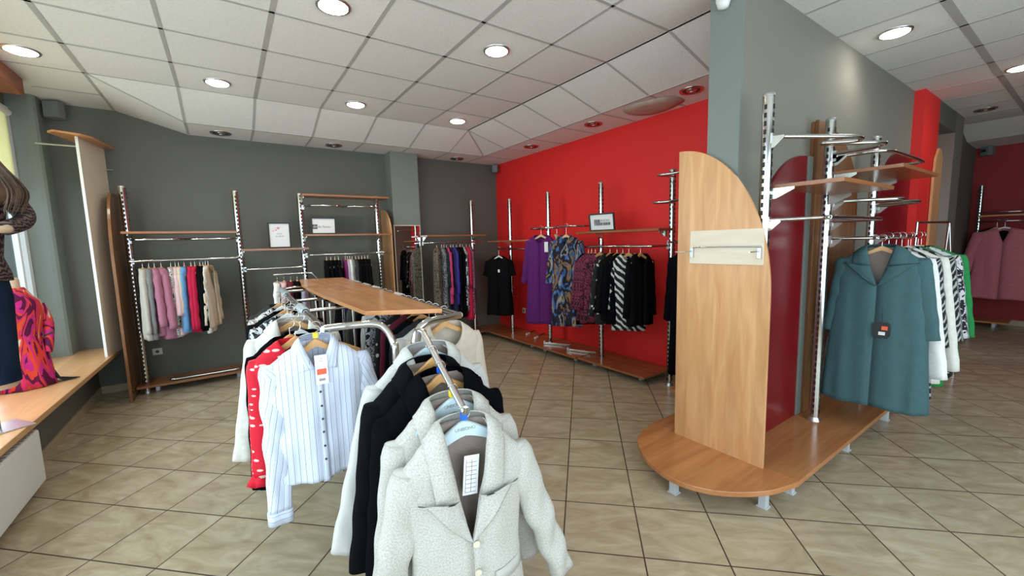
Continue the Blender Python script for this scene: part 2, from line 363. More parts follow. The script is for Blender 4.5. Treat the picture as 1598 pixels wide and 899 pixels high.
struct(B(XR + .15, 7.1, 1.5, 1.544, 0, 3.2).obj('wall_inner', M['grey'])) 
struct(B(-1.9, -1.3, -3.1, -3.0, 0, 3.2).add(*[[], []]).box(4.4, 10.7, -3.1, -3.0, 0, 3.2).box(-1.3, 4.4, -3.1, -3.0, 2.75, 3.2).box(-1.3, 4.4, -3.1, -3.0, 0, .3).obj('wall_front', M['greylight']), 'shopfront wall behind the viewpoint')
struct(B(XW, XW + .012, -3, YB, 0, .085).obj('baseboard_left', M['base']), 'beige tile skirting under the window')
struct(B(XW, 4.07, YB - .012, YB, 0, .085).obj('baseboard_back', M['base']), 'beige tile skirting of the back wall')
struct(B(XR - .012, XR, YP1, YB, 0, .085).obj('baseboard_red', M['base']), 'beige tile skirting of the red wall')
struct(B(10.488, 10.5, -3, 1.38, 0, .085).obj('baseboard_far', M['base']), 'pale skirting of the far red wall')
# window niche
xs = lambda y: -1.10 + .0225 * (y - 3.4)
sl = MB().prism([(-1.62, -3), (xs(-3), -3), (xs(6.31), 6.31), (-1.62, 6.31)], lambda u, v, t: Vector((u, v, t)), .48, .52)
struct(sl.obj('trim_4', M['sill'], bevel=.004), 'deep pale wooden window ledge')
pl = MB().prism([(-1.62, 6.05), (-1.45, 6.05), (-1.42, 6.06), (-1.402, 6.08), (-1.40, 6.11), (-1.40, 6.31), (-1.62, 6.31)], lambda u, v, t: Vector((u, v, t)), .52, 3.13)
struct(pl.obj('wall_pilaster', M['greylight']), 'rounded grey pilaster beside the window')
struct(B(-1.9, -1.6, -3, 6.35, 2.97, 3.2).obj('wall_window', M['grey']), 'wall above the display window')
struct(B(-1.56, -1.34, -3, 5.56, 2.975, 3.115).obj('trim_5', M['redwood'], bevel=.006), 'brown wooden pelmet over the window')
wf = MB()
for y0, y1 in ((5.97, 6.05), (4.6, 4.67), (2.9, 2.97), (1.2, 1.27), (-.5, -.43), (-2.2, -2.13), (-3, -2.93)): wf.box(-1.66, -1.58, y0, y1, .52, 2.97)
for z0, z1 in ((.52, .60), (2.90, 2.97)): wf.box(-1.658, -1.582, -3, 6.05, z0, z1)
for y0, y1 in ((5.88, 5.93), (4.72, 4.77)): wf.box(-1.64, -1.60, y0, y1, .60, 2.90)
win = struct(wf.obj('window_1', M['frame'], bevel=.004), 'white framed display window')
gm, gn, gb = nodes('window_glass'); gn.nodes.remove(gb)
tr_ = gn.nodes.new('ShaderNodeBsdfTransparent'); gl_ = gn.nodes.new('ShaderNodeBsdfGlossy'); gl_.inputs['Roughness'].default_value = .02; mx_ = gn.nodes.new('ShaderNodeMixShader'); mx_.inputs[0].default_value = .06
gn.links.new(tr_.outputs[0], mx_.inputs[1]); gn.links.new(gl_.outputs[0], mx_.inputs[2]); gn.links.new(mx_.outputs[0], gn.nodes['Material Output'].inputs[0]); tr_.inputs[0].default_value = (.93, .97, .96, 1)
struct(B(-1.625, -1.617, -3, 6.0, .56, 2.94).obj('glass', gm, win))
fw = MB()
for x in (-1.3, 1.5, 4.32): fw.box(x, x + .08, -3.08, -3.0, .3, 2.75)
w2 = struct(fw.box(-1.3, 4.4, -3.08, -3.0, .3, .38).box(-1.3, 4.4, -3.08, -3.0, 2.67, 2.75).obj('window_2', M['frame']), 'white framed shopfront window')
struct(B(-1.22, 4.32, -3.05, -3.042, .38, 2.67).obj('glass', gm, w2))
# outside
struct(B(-14, -1.9, -6, 16, -.3, -.1).obj('trim_6', M['pave']), 'pavement outside the window')
# roller blind
bl = thing('roller_blind', 'pale yellow roller blind pulled half way down the display window', 'blind', (-1.565, 4.0, 2.9))
T([(0, -1.2, 0), (0, 1.95, 0)], .030, 14).obj('roller', M['white'], bl)
B(-.003, .003, -1.15, 1.90, -.66, 0).obj('blind_cloth', M['blind'], bl)
B(-.008, .008, -1.15, 1.90, -.69, -.66).obj('bottom_bar', M['white'], bl)
# hedge outside
rnd = random.Random(5)
def bush(cx, cy, cz, r, label, seed, n=1500):
    rr = random.Random(seed); m = MB()
    for i in range(n):
        d = Vector((rr.gauss(0, 1), rr.gauss(0, 1), rr.gauss(0, 1))).normalized(); q = Vector((cx, cy, cz)) + Vector((d.x * r * .8, d.y * r, d.z * r * 1.1)) * (.75 + .3 * rr.random())
        a = Vector((rr.gauss(0, 1), rr.gauss(0, 1), rr.gauss(0, 1))).normalized(); b = a.cross(Vector((.3, .2, .9))).normalized(); s = .07
        m.add([q, q + a * s + b * s * .5, q + a * s * 2, q + a * s - b * s * .5], [(0, 1, 2, 3)])
    t = thing('garden_bush', label, 'bush', (cx, cy, -.1))
    o = m.obj('foliage', M['leaf'], t); o.matrix_parent_inverse = Matrix.Translation((-cx, -cy, .1))
    st = T([(cx, cy, -.1), (cx, cy, cz)], .05, 8).obj('stem', M['redwood'], t); st.matrix_parent_inverse = Matrix.Translation((-cx, -cy, .1))
bush(-3.8, 10.9, 1.0, 1.0, 'leafy green bush outside, right behind the far end of the window', 1)
bush(-4.4, 8.2, .9, 1.0, 'leafy green bush outside, behind the tall mannequin', 2)

# sockets and wall boxes
def socket(x, y, z, ax, label):
    t = thing('wall_socket', label, 'socket', (x, y, z))
    if ax == 'y': B(-.045, .045, -.012, 0, -.04, .04).obj('plate', M['socket'], t, bevel=.006); MB().add(*disc(0, -.0125, 0, .018, 'y')).obj('socket_hole', M['darkhole'], t)
    else: B(-.012, 0, -.04, .04, -.045, .045).obj('plate', M['socket'], t, bevel=.006); MB().add(*disc(-.0125, 0, 0, .018, 'x')).obj('socket_hole', M['darkhole'], t)
def disc(x, y, z, r, ax, n=20):
    vs = []
    for i in range(n):
        c, s = math.cos(2 * PI * i / n) * r, math.sin(2 * PI * i / n) * r
        vs.append(Vector((x + c, y, z + s)) if ax == 'y' else Vector((x, y - c, z + s)) if ax == 'x' else Vector((x + c, y + s, z)))
    return vs, [tuple(range(n))]
socket(-.76, YB, .40, 'y', 'pale double wall socket low on the grey back wall')
socket(XR, 5.55, .42, 'x', 'pale wall socket low on the red wall near the corner')
def wall_speaker(x, y, z, rz, label, s=1):
    t = thing('wall_speaker', label, 'speaker', (x, y, z), rz)
    MB().prism([(-.075, -.05), (-.06, -.12), (.06, -.12), (.075, -.05), (.06, 0), (-.06, 0)], lambda u, v, q: Vector((u * s, v * s, q * s)), -.08, .08).obj('cabinet', M['speaker'], t, bevel=.006)
    B(-.055 * s, .055 * s, -.125 * s, -.119 * s, -.07 * s, .07 * s).obj('grille', M['speaker'], t)
    B(-.02, .02, -.01, .03, -.02, .02).obj('bracket', M['black'], t)
wall_speaker(-1.28, 6.24, 3.02, R(-20), 'small dark grey wall speaker in the corner above the window')
wall_speaker(3.95, 6.22, 2.85, R(40), 'small grey wall speaker in the corner beside the red wall', .8)
wall_speaker(10.38, 1.27, 2.86, R(60), 'small grey wall speaker high in the far dark red corner', 1.0)
t = thing('motion_sensor', 'white motion sensor high on the end of the partition', 'sensor', (XP0 - .004, 1.449, 3.0))
MB().lathe([(0, -.05), (.03, -.04), (.042, 0), (.04, .04), (0, .05)], (-.03, 0, 0)).obj('housing', M['white'], t, fix=True); B(-.02, 0, -.025, .025, .02, .07).obj('bracket', M['white'], t)

# ceiling lamps
def lamp(x, y, z, on, label, cool=False, power=22):
    t = thing('ceiling_lamp', label, 'lamp', (x, y, z - .008), 0, 'lit round ceiling lamps' if on else 'unlit swivel ceiling spots')
    MB().lathe([(.078, .001), (.082, -.006), (.104, -.007), (.110, .002), (.110, .006)]).obj('ring', M['steel'] if on else M['chrome'], t)
    if on:
        MB().lathe([(.0, -.024), (.04, -.022), (.07, -.016), (.089, -.0075)]).obj('bulb', M['lamp_cool'] if cool else M['lamp_on'], t)
        l = bpy.data.lights.new('lamp_light', 'SPOT'); l.energy = power; l.spot_size = R(150); l.spot_blend = .6; l.shadow_soft_size = .08; l.color = (1, .86, .68) if not cool else (1, .95, .85)
        lo = bpy.data.objects.new('lamp_light', l); C.objects.link(lo); lo.parent = t; lo.location = (0, 0, -.02)
    else:
        MB().lathe([(.0, .006), (.05, .003), (.079, -.002)]).obj('housing', M['darkhole'], t)
        MB().lathe([(0, -.008), (.035, -.012), (.048, -.003), (.05, .004)]).obj('swivel_reflector', M['lens'], t)
        MB().lathe([(0, -.016), (.012, -.014), (.014, -.008)]).obj('bulb', M['white'], t)
    return t
for x, y, c, lb in ((-1.147, 4.815, 1, 'lit round ceiling lamp nearest the display window'), (.07, 4.825, 1, 'lit round ceiling lamp above the left wall rack'),
                    (1.306, 4.81, 0, 'lit round warm ceiling lamp, third from the window'), (2.552, 4.812, 1, 'small-looking cool lit ceiling lamp nearest the back corner'),
                    (.705, 2.968, 0, 'lit warm ceiling lamp cut by the top edge of the picture'), (1.942, 2.943, 0, 'lit warm ceiling lamp above the middle of the floor')):
    lamp(x, y, H, True, lb, c)
lamp(4.43, 1.07, H, True, 'lit ceiling lamp in the right room beside the partition', True, 10); lamp(6.45, .60, H, True, 'lit ceiling lamp at the right edge of the picture', True, 10)
for x, y, z, lb in ((.07, 6.046, HL, 'unlit ceiling spot above the left grey wall'), (1.322, 6.057, HL, 'unlit ceiling spot above the tall double shelf'), (3.191, 6.09, HL, 'unlit ceiling spot in the back corner'),
                    (3.746, 4.845, HL, 'unlit ceiling spot above the purple dress'), (3.706, 3.582, HL, 'unlit ceiling spot above the red wall sign'), (3.70, 2.325, HL, 'unlit ceiling spot next to the brown stain'), (8.22, 1.03, H, 'unlit ceiling spot before the alcove')):
    lamp(x, y, z, False, lb)
st = MB(); n = 28
pts = [(3.775 + .24 * math.cos(a) * (1 + .12 * math.sin(3 * a)), 2.80 + .34 * math.sin(a) * (1 + .1 * math.cos(2 * a))) for a in [2 * PI * i / n for i in range(n)]]
st.add([Vector((x, y, HL - .010)) for x, y in pts] + [Vector((3.775 + (x - 3.775) * .6, 2.8 + (y - 2.8) * .6, HL - .028)) for x, y in pts] + [Vector((3.775, 2.8, HL - .032))],
       [(i, (i + 1) % n, n + (i + 1) % n, n + i) for i in range(n)] + [(n + i, n + (i + 1) % n, 2 * n) for i in range(n)], smooth=True)
props(st.obj('water_stain', M['stain'], solid=.003), 'brown sagging water-stained patch on the ceiling above the red wall', 'stain')

# ================================================================== WALL FITTINGS
def post(x, y, z0, z1, face, label, group):
    """slotted upright; face = direction the slots look"""
    t = thing('display_post', label, 'post', (x, y, z0), {'-y': 0, '-x': R(-90)}[face], group)
    h = z1 - z0
    pm = T([(0, 0, 0), (0, 0, h)], .031, 18); nf = len(pm.f); k = int(h / .048)
    for i in range(k):
        z = .06 + i * (h - .1) / k; pm.box(-.007, .007, -.0330, -.0270, z, z + .027).box(.0270, .0330, -.007, .007, z, z + .027).box(-.0330, -.0270, -.007, .007, z, z + .027)
    tb = pm.obj('tube', M['chrome'], t); tb.data.materials.append(M['slot'])
    for i_, p_ in enumerate(tb.data.polygons):
        if i_ >= nf: p_.material_index = 1
    MB().lathe([(0, .008), (.026, .008), (.0325, .003), (.0325, -.012)], (0, 0, h)).obj('top_cap', M['steel'], tb)
    MB().lathe([(.0315, .03), (.042, .004), (.044, 0)], (0, 0, 0)).obj('foot', M['steel'], t)
    return t
gp = 'slotted chrome posts of the wall racks'
for x, lb in ((-.85, 'slotted chrome post at the left end of the grey wall, beside the side panel'), (.15, 'slotted chrome post between the left rack and the small framed notice'), (.845, 'slotted chrome post left of the tall double shelf'),
              (1.83, 'chrome post right of the tall double shelf, before the pillar'), (3.38, 'chrome post in the back corner behind the hanging dresses')):
    post(x, 6.02, .0, 2.27, '-y', lb, gp)
for y, lb in ((5.511, 'chrome post on the red wall behind the short black dress'), (4.553, 'chrome post on the red wall beside the purple dress'), (3.55, 'chrome post on the red wall behind the small framed sign'), (2.575, 'slotted chrome post on the red wall next to the wooden end panel')):
    post(3.80, y, 0, 2.26, '-x', lb, gp)
gp2 = 'slotted chrome posts on the platform'
post(2.674, 1.19, .135, 2.385, '-y', 'slotted chrome post just behind the wooden end panel', gp2); post(3.65, 1.2, .135, 2.385, '-y', 'middle slotted chrome post on the platform', gp2); post(4.68, 1.2, .135, 2.385, '-y', 'slotted chrome post on the platform behind the teal coat', gp2)
post(10.22, 1.24, 0, 2.29, '-x', 'slotted chrome post on the far dark red wall', gp2)

def brackets(t, pts, out, z):
    """pts: list of (x,y) at the posts, out: vector to the front"""
    for (x, y) in pts:
        o = Vector((out[0], out[1], 0)); s = Vector((-o.y, o.x, 0)).normalized() * .004; a = Vector((x, y, z))
        q_ = .13 / max(.13, o.length); vs = [a, a + o * q_, a + o * q_ + Vector((0, 0, -.014)), a + o * q_ * .3 + Vector((0, 0, -.06)), a + Vector((0, 0, -.065))]
        n = len(vs); MB().add([v + s for v in vs] + [v - s for v in vs], [tuple(range(n)), tuple(range(2 * n - 1, n - 1, -1))] + [(i, n + i, n + (i + 1) % n, (i + 1) % n) for i in range(n)]).obj('bracket', M['clear'], t)
def shelf(x0, x1, y0, y1, z, label, posts, out, mat='shelfX', th=.024):
    """z = top of board"""
    t = thing('wall_shelf', label, 'shelf', (0, 0, 0), 0, 'wooden shelves on the wall posts')
    B(x0, x1, y0, y1, z - th, z).obj('board', M[mat], t, bevel=.002)
    brackets(t, posts, out, z - th)
    return t
def rail(path, label, ends=(), out=(0, -.1), r=.0125, group='chrome hanging rails'):
    t = thing('hanging_rail', label, 'rail', (0, 0, 0), 0, group)
    T(path, r, 10, flat=1).obj('bar', M['chrome'], t)
    for e in ends:
        x, y, z = e; o = Vector((*out, 0)); B(x - .012, x + .012, y - .012, y + .012, z - .035, z + .02).obj('clamp', M['steel'], t)
    return t
def rail_back(xa, xb, z, y, label, wave=False):
    """rail parallel to the back wall: out from the posts, along, back in"""
    ys = 6.0
    if not wave: path = smooth_path([(xa, ys, z), (xa, y + .06, z), (xa + .015, y + .015, z), (xa + .06, y, z)], 4) + smooth_path([(xb - .06, y, z), (xb - .015, y + .015, z), (xb, y + .06, z), (xb, ys, z)], 4)
    else:
        m_ = (xa + xb) / 2; d = (xb - xa)
        path = smooth_path([(xa, ys, z), (xa + .05, y + .06, z), (xa + .12, y, z), (m_ - .14, y, z), (m_ - .05, y + .04, z), (m_, y + .12, z), (m_ + .05, y + .04, z), (m_ + .14, y, z), (xb - .12, y, z), (xb - .05, y + .06, z), (xb, ys, z)], 6)
    return rail(path, label, [(xa, ys - .02, z), (xb, ys - .02, z)])
def rail_side(ya, yb, z, x, label, wave=False):
    xs_ = 3.78
    if not wave: path = smooth_path([(xs_, ya, z), (x + .06, ya, z), (x + .015, ya - .015, z), (x, ya - .06, z)], 4) + smooth_path([(x, yb + .06, z), (x + .015, yb + .015, z), (x + .06, yb, z), (xs_, yb, z)], 4)
    else:
        m_ = (ya + yb) / 2
        path = smooth_path([(xs_, ya, z), (x + .06, ya - .05, z), (x, ya - .12, z), (x, m_ + .14, z), (x + .04, m_ + .05, z), (x + .12, m_, z), (x + .04, m_ - .05, z), (x, m_ - .14, z), (x, yb + .12, z), (x + .06, yb + .05, z), (xs_, yb, z)], 6)
    return rail(path, label, [(xs_ + .0, ya, z), (xs_ + .0, yb, z)])
# back wall, left bay
shelf(-.86, .13, 5.72, 6.0, 1.785, 'brown shelf across the left grey wall above the sweaters', [(-.83, 6.0), (.13, 6.0)], (0, -.24))
rail_back(-.83, .13, 1.70, 5.74, 'wavy chrome rail right under the left brown shelf', True)
rail_back(-.83, .13, 1.478, 5.72, 'chrome rail carrying the sweaters on the left wall')
shelf(.16, .87, 5.76, 6.0, 1.575, 'brown shelf under the small framed notice', [(.18, 6.0), (.83, 6.0)], (0, -.2))
rail_back(.18, .825, 1.335, 5.74, 'empty chrome rail below the framed notice')
shelf(.835, 1.92, 5.72, 6.0, 2.24, 'topmost brown shelf of the tall double rack', [(.87, 6.0), (1.80, 6.0)], (0, -.24))
rail_back(.87, 1.80, 2.10, 5.74, 'wavy chrome rail under the topmost shelf', True)
shelf(.84, 1.93, 5.72, 6.0, 1.74, 'lower brown shelf of the tall double rack, with the wide framed sign', [(.87, 6.0), (1.80, 6.0)], (0, -.24))
rail_back(.87, 1.86, 1.478, 5.72, 'chrome rail carrying the black trousers and blouses')
shelf(2.46, 3.48, 5.72, 6.0, 1.71, 'brown shelf in the back corner above the patterned dresses', [(2.5, 6.0), (3.36, 6.0)], (0, -.24))
rail_back(2.50, 3.40, 1.595, 5.72, 'chrome rail carrying the dresses in the back corner')
# red wall
shelf(3.5, 3.78, 4.62, 5.74, 1.605, 'brown shelf at the corner end of the red wall', [(3.78, 5.48), (3.78, 4.68)], (-.24, 0), 'shelfY')
rail_side(5.50, 4.60, 1.475, 3.52, 'dark-looking chrome rail holding the short black dress')
shelf(3.5, 3.78, 2.52, 3.68, 1.672, 'brown shelf under the framed sign on the red wall', [(3.78, 3.5), (3.78, 2.62)], (-.24, 0), 'shelfY')
rail_side(3.55, 2.60, 1.495, 3.5, 'chrome rail carrying the black jackets on the red wall')
rail_side(4.55, 3.55, 1.745, 3.42, 'wavy chrome rail from which the purple dress hangs', True)
# loose arms near the last post
for z, x0, lb in ((2.19, 3.46, 'upper short chrome arm on the last red wall post'), (1.93, 3.40, 'lower short chrome arm on the last red wall post')):
    rail(smooth_path([(3.79, 2.56, z), (3.62, 2.52, z - .01), (x0, 2.50, z - .02), (x0 + .02, 2.36, z - .02), (3.6, 2.2, z)], 6), lb, [(3.79, 2.56, z)])
# side panels
def quarter_panel(fn, wdt, hgt, rad, t0, t1, flip=False, n=16):
    """board with a quarter-round top: straight edge u=0, rounded corner at u=wdt"""
    poly = [(0, 0), (wdt, 0)] + [(wdt - rad[0] + rad[0] * math.sin(PI / 2 * (1 - k / n)), hgt - rad[1] + rad[1] * math.cos(PI / 2 * (1 - k / n))) for k in range(n + 1)] + [(0, hgt)]
    if rad[0] >= wdt: poly = poly[:-1]
    return MB().prism(poly, fn, t0, t1)
props(quarter_panel(lambda u, v, t: Vector((t, 6.3 - u, v)), .58, 2.20, (.30, .8), -.955, -.93).obj('side_panel', M['brown'], bevel=.002), 'tall brown side panel with a rounded top at the left end of the grey wall', 'panel')
props(quarter_panel(lambda u, v, t: Vector((t, 6.3 - u, v)), .42, 2.10, (.36, .36), 1.97, 1.992).obj('side_panel', M['wood'], bevel=.002), 'tall wooden side panel with a rounded top beside the mirrored pillar', 'panel')
# benches
def bench(x0, x1, y0, y1, z, label, mat, name='base_shelf'):
    t = thing(name, label, 'base shelf', (0, 0, 0), 0, 'low wooden base shelves along the walls')
    B(x0, x1, y0, y1, z - .025, z).obj('board', M[mat], t, bevel=.003)
    for x in (x0 + .14, x1 - .16):
        for y in (y0 + .14, y1 - .16): B(x, x + .035, y, y + .035, 0, z - .025).obj('leg', M['silver'], t)
    return t
bench(-.92, .15, 5.90, 6.28, .105, 'low brown base shelf under the left wall sweaters', 'shelfX')
bench(.16, .83, 5.90, 6.28, .105, 'low brown base shelf behind the white blazer rack', 'shelfX')
bench(.84, 1.95, 5.90, 6.28, .105, 'low brown base shelf under the tall double rack', 'shelfX')
bench(2.52, 3.50, 5.88, 6.28, .105, 'low brown base shelf under the patterned dresses', 'shelfX')
bench(3.51, 4.05, 4.66, 6.28, .105, 'low brown base shelf on the red wall, in the corner', 'shelfY')
bench(3.51, 4.05, 3.72, 4.655, .108, 'low brown base shelf on the red wall, middle one with loose rails', 'shelfY')
bench(3.545, 4.05, 2.71, 3.715, .102, 'low brown base shelf on the red wall, nearest one', 'shelfY')
# loose parts lying on benches
for (a, b, z), lb in ((((3.66, 4.51), (3.84, 4.16), .125), 'loose chrome rail lying on the red wall base shelf beside the far post'), (((3.66, 4.02), (3.82, 3.62), .125), 'loose chrome rail lying on the red wall base shelf below the patterned dress')):
    t = thing('loose_rail', lb, 'rail', (0, 0, 0), 0, 'loose rails on the base shelf')
    B(-.016, .016, 0, .40, 0, .03).obj('bar', M['chrome'], t, bevel=.004); d = Vector((b[0] - a[0], b[1] - a[1])); t.location = (a[0], a[1], z - .015); t.rotation_euler = (0, 0, math.atan2(d.y, d.x) - PI / 2)
    B(-.018, .018, -.01, .02, 0, .045).obj('end_bracket', M['steel'], t)
for x, y, lb in ((3.84, 5.15, 'small white rail bracket lying on the corner base shelf, farther one'), (3.78, 4.86, 'small white rail bracket lying on the corner base shelf, nearer one')):
    t = thing('loose_bracket', lb, 'bracket', (x, y, .105), .4); B(-.05, .05, -.012, .012, 0, .03).obj('bracket_body', M['white'], t, bevel=.006); T([(.04, 0, .02), (.3, .02, .02)], .007, 8).obj('rod', M['slot'], t)
t = thing('loose_rail', 'long chrome rail lying on the left wall base shelf', 'rail', (-.62, 5.94, .105)); T(smooth_path([(0, .1, .02), (0, .02, .02), (.04, 0, .02), (.5, .0, .02), (.62, 0, .02), (.65, .03, .02), (.65, .12, .02)], 4), .014, 10).obj('bar', M['chrome'], t)
# mirror on pillar
t = thing('wall_mirror', 'narrow tall mirror fixed to the grey pillar', 'mirror', (2.28, 6.05, .55))
B(-.195, .195, -.012, -.008, 0, 1.31).obj('mirror_glass', M['mirror'], t); B(-.205, .205, -.008, 0, -.01, 1.32).obj('backing', M['palewood'], t)
# framed signs
def sign(loc, rz, w, h, tilt, label, draw):
    t = thing('framed_sign', label, 'sign', loc, rz)
    t.rotation_euler = (-tilt, 0, rz)
    f = MB(); b = .016
    f.box(-w / 2, w / 2, -.012, .006, 0, b).box(-w / 2, w / 2, -.012, .006, h - b, h).box(-w / 2, -w / 2 + b, -.012, .006, b, h - b).box(w / 2 - b, w / 2, -.012, .006, b, h - b)
    f.obj('frame', M['black'], t); B(-w / 2 + b, w / 2 - b, -.004, .004, b, h - b).obj('print', M['paper'], t)
    draw(t, w, h)
FR = (R(90), 0, 0)
def d1(t, w, h):
    for x, z, r_ in ((-.01, .245, .016), (-.035, .222, .010), (-.065, .212, .009)): MB().add(*disc(x, -.0046, z, r_, 'y', 9)).obj('flower', M['pinkink'], t)
    T([(-.07, -.005, .235), (-.03, -.005, .25), (.05, -.005, .262)], .0015, 5).obj('twig', M['pinkink'], t)
    text('SALE', .026, M['inkgrey'], t, (.0, -.0048, .175), FR); text('do 30.04', .026, M['inkgrey'], t, (.0, -.0048, .145), FR)
def d2(t, w, h):
    B(-w / 2 + .018, -w / 2 + .075, -.0055, -.0045, .068, .125).obj('logo_square', M['ink'], t); text('dn', .05, M['paper'], t, (-w / 2 + .047, -.0062, .098), FR)
    text('de flecto', .042, M['inkgrey'], t, (-w / 2 + .082, -.0048, .095), FR, align='LEFT')
def d3(t, w, h):
    rr = random.Random(3); x = -.10; bm = MB()
    while x < .115:
        wd = rr.choice((.003, .005, .008, .012)); top = .135 if x < -.02 else .098
        bm.box(x, x + wd, -.0055, -.0045, .065, top); x += wd + rr.choice((.003, .004))
    bm.obj('barcode_bars', M['ink'], t); text('ROCKS', .036, M['ink'], t, (.045, -.0048, .118), FR)
sign((.565, 5.86, 1.577), 0, .245, .315, -.12, 'upright framed notice with pink flowers on the grey wall shelf', d1)
sign((1.075, 5.84, 1.742), 0, .30, .215, -.10, 'wide framed sign with a dark square logo on the tall rack shelf', d2)
sign((3.62, 3.36, 1.675), R(-78), .33, .205, -.15, 'framed barcode sign standing on the red wall shelf', d3)

# ================================================================== SCREEN AND LEDGE
t = thing('window_screen', 'tall cream divider panel with a wooden cap standing on the window ledge', 'panel', (-1.085, 5.73, .52), R(-9))
B(-.009, .009, 0, .56, 0, 2.17).obj('panel', M['whitewarm'], t); B(-.011, .011, -.006, .0, 0, 2.17).obj('white_edge', M['white'], t)
MB().prism([(-.16, -.10), (-.10, -.16), (.05, -.06), (.10, .05), (.10, .56), (-.10, .56)], lambda u, v, q: Vector((u, v, q)), 2.17, 2.19).obj('cap_board', M['woodY'], t, bevel=.002)
for z in (1.95, 1.45): T([(.009, .53, z), (.07, .53, z)], .006, 8).obj('wall_pin', M['steel'], t)
props(T([(-1.40, 5.90, 2.63), (-1.095, 5.735, 2.60)], .009, 10).obj('support_rod', M['steel']), 'thin steel rod between the pilaster and the cream panel', 'rod')
# radiator
t = thing('radiator', 'white flat panel radiator under the display window', 'radiator', (-1.2, 2.55, 0))
B(-.05, .085, -1.6, 1.40, .07, .425).obj('front_panel', M['white'], t, bevel=.012)
gm_ = MB()
for i in range(60): gm_.box(-.04, .075, -1.57 + i * .05, -1.555 + i * .05, .4255, .430)
gm_.obj('grille', M['steel'], t); T([(-.03, 1.3, 0), (-.03, 1.3, .1)], .01, 8).obj('pipe', M['white'], t); T([(-.03, -1.4, 0), (-.03, -1.4, .1)], .01, 8).obj('pipe', M['white'], t)
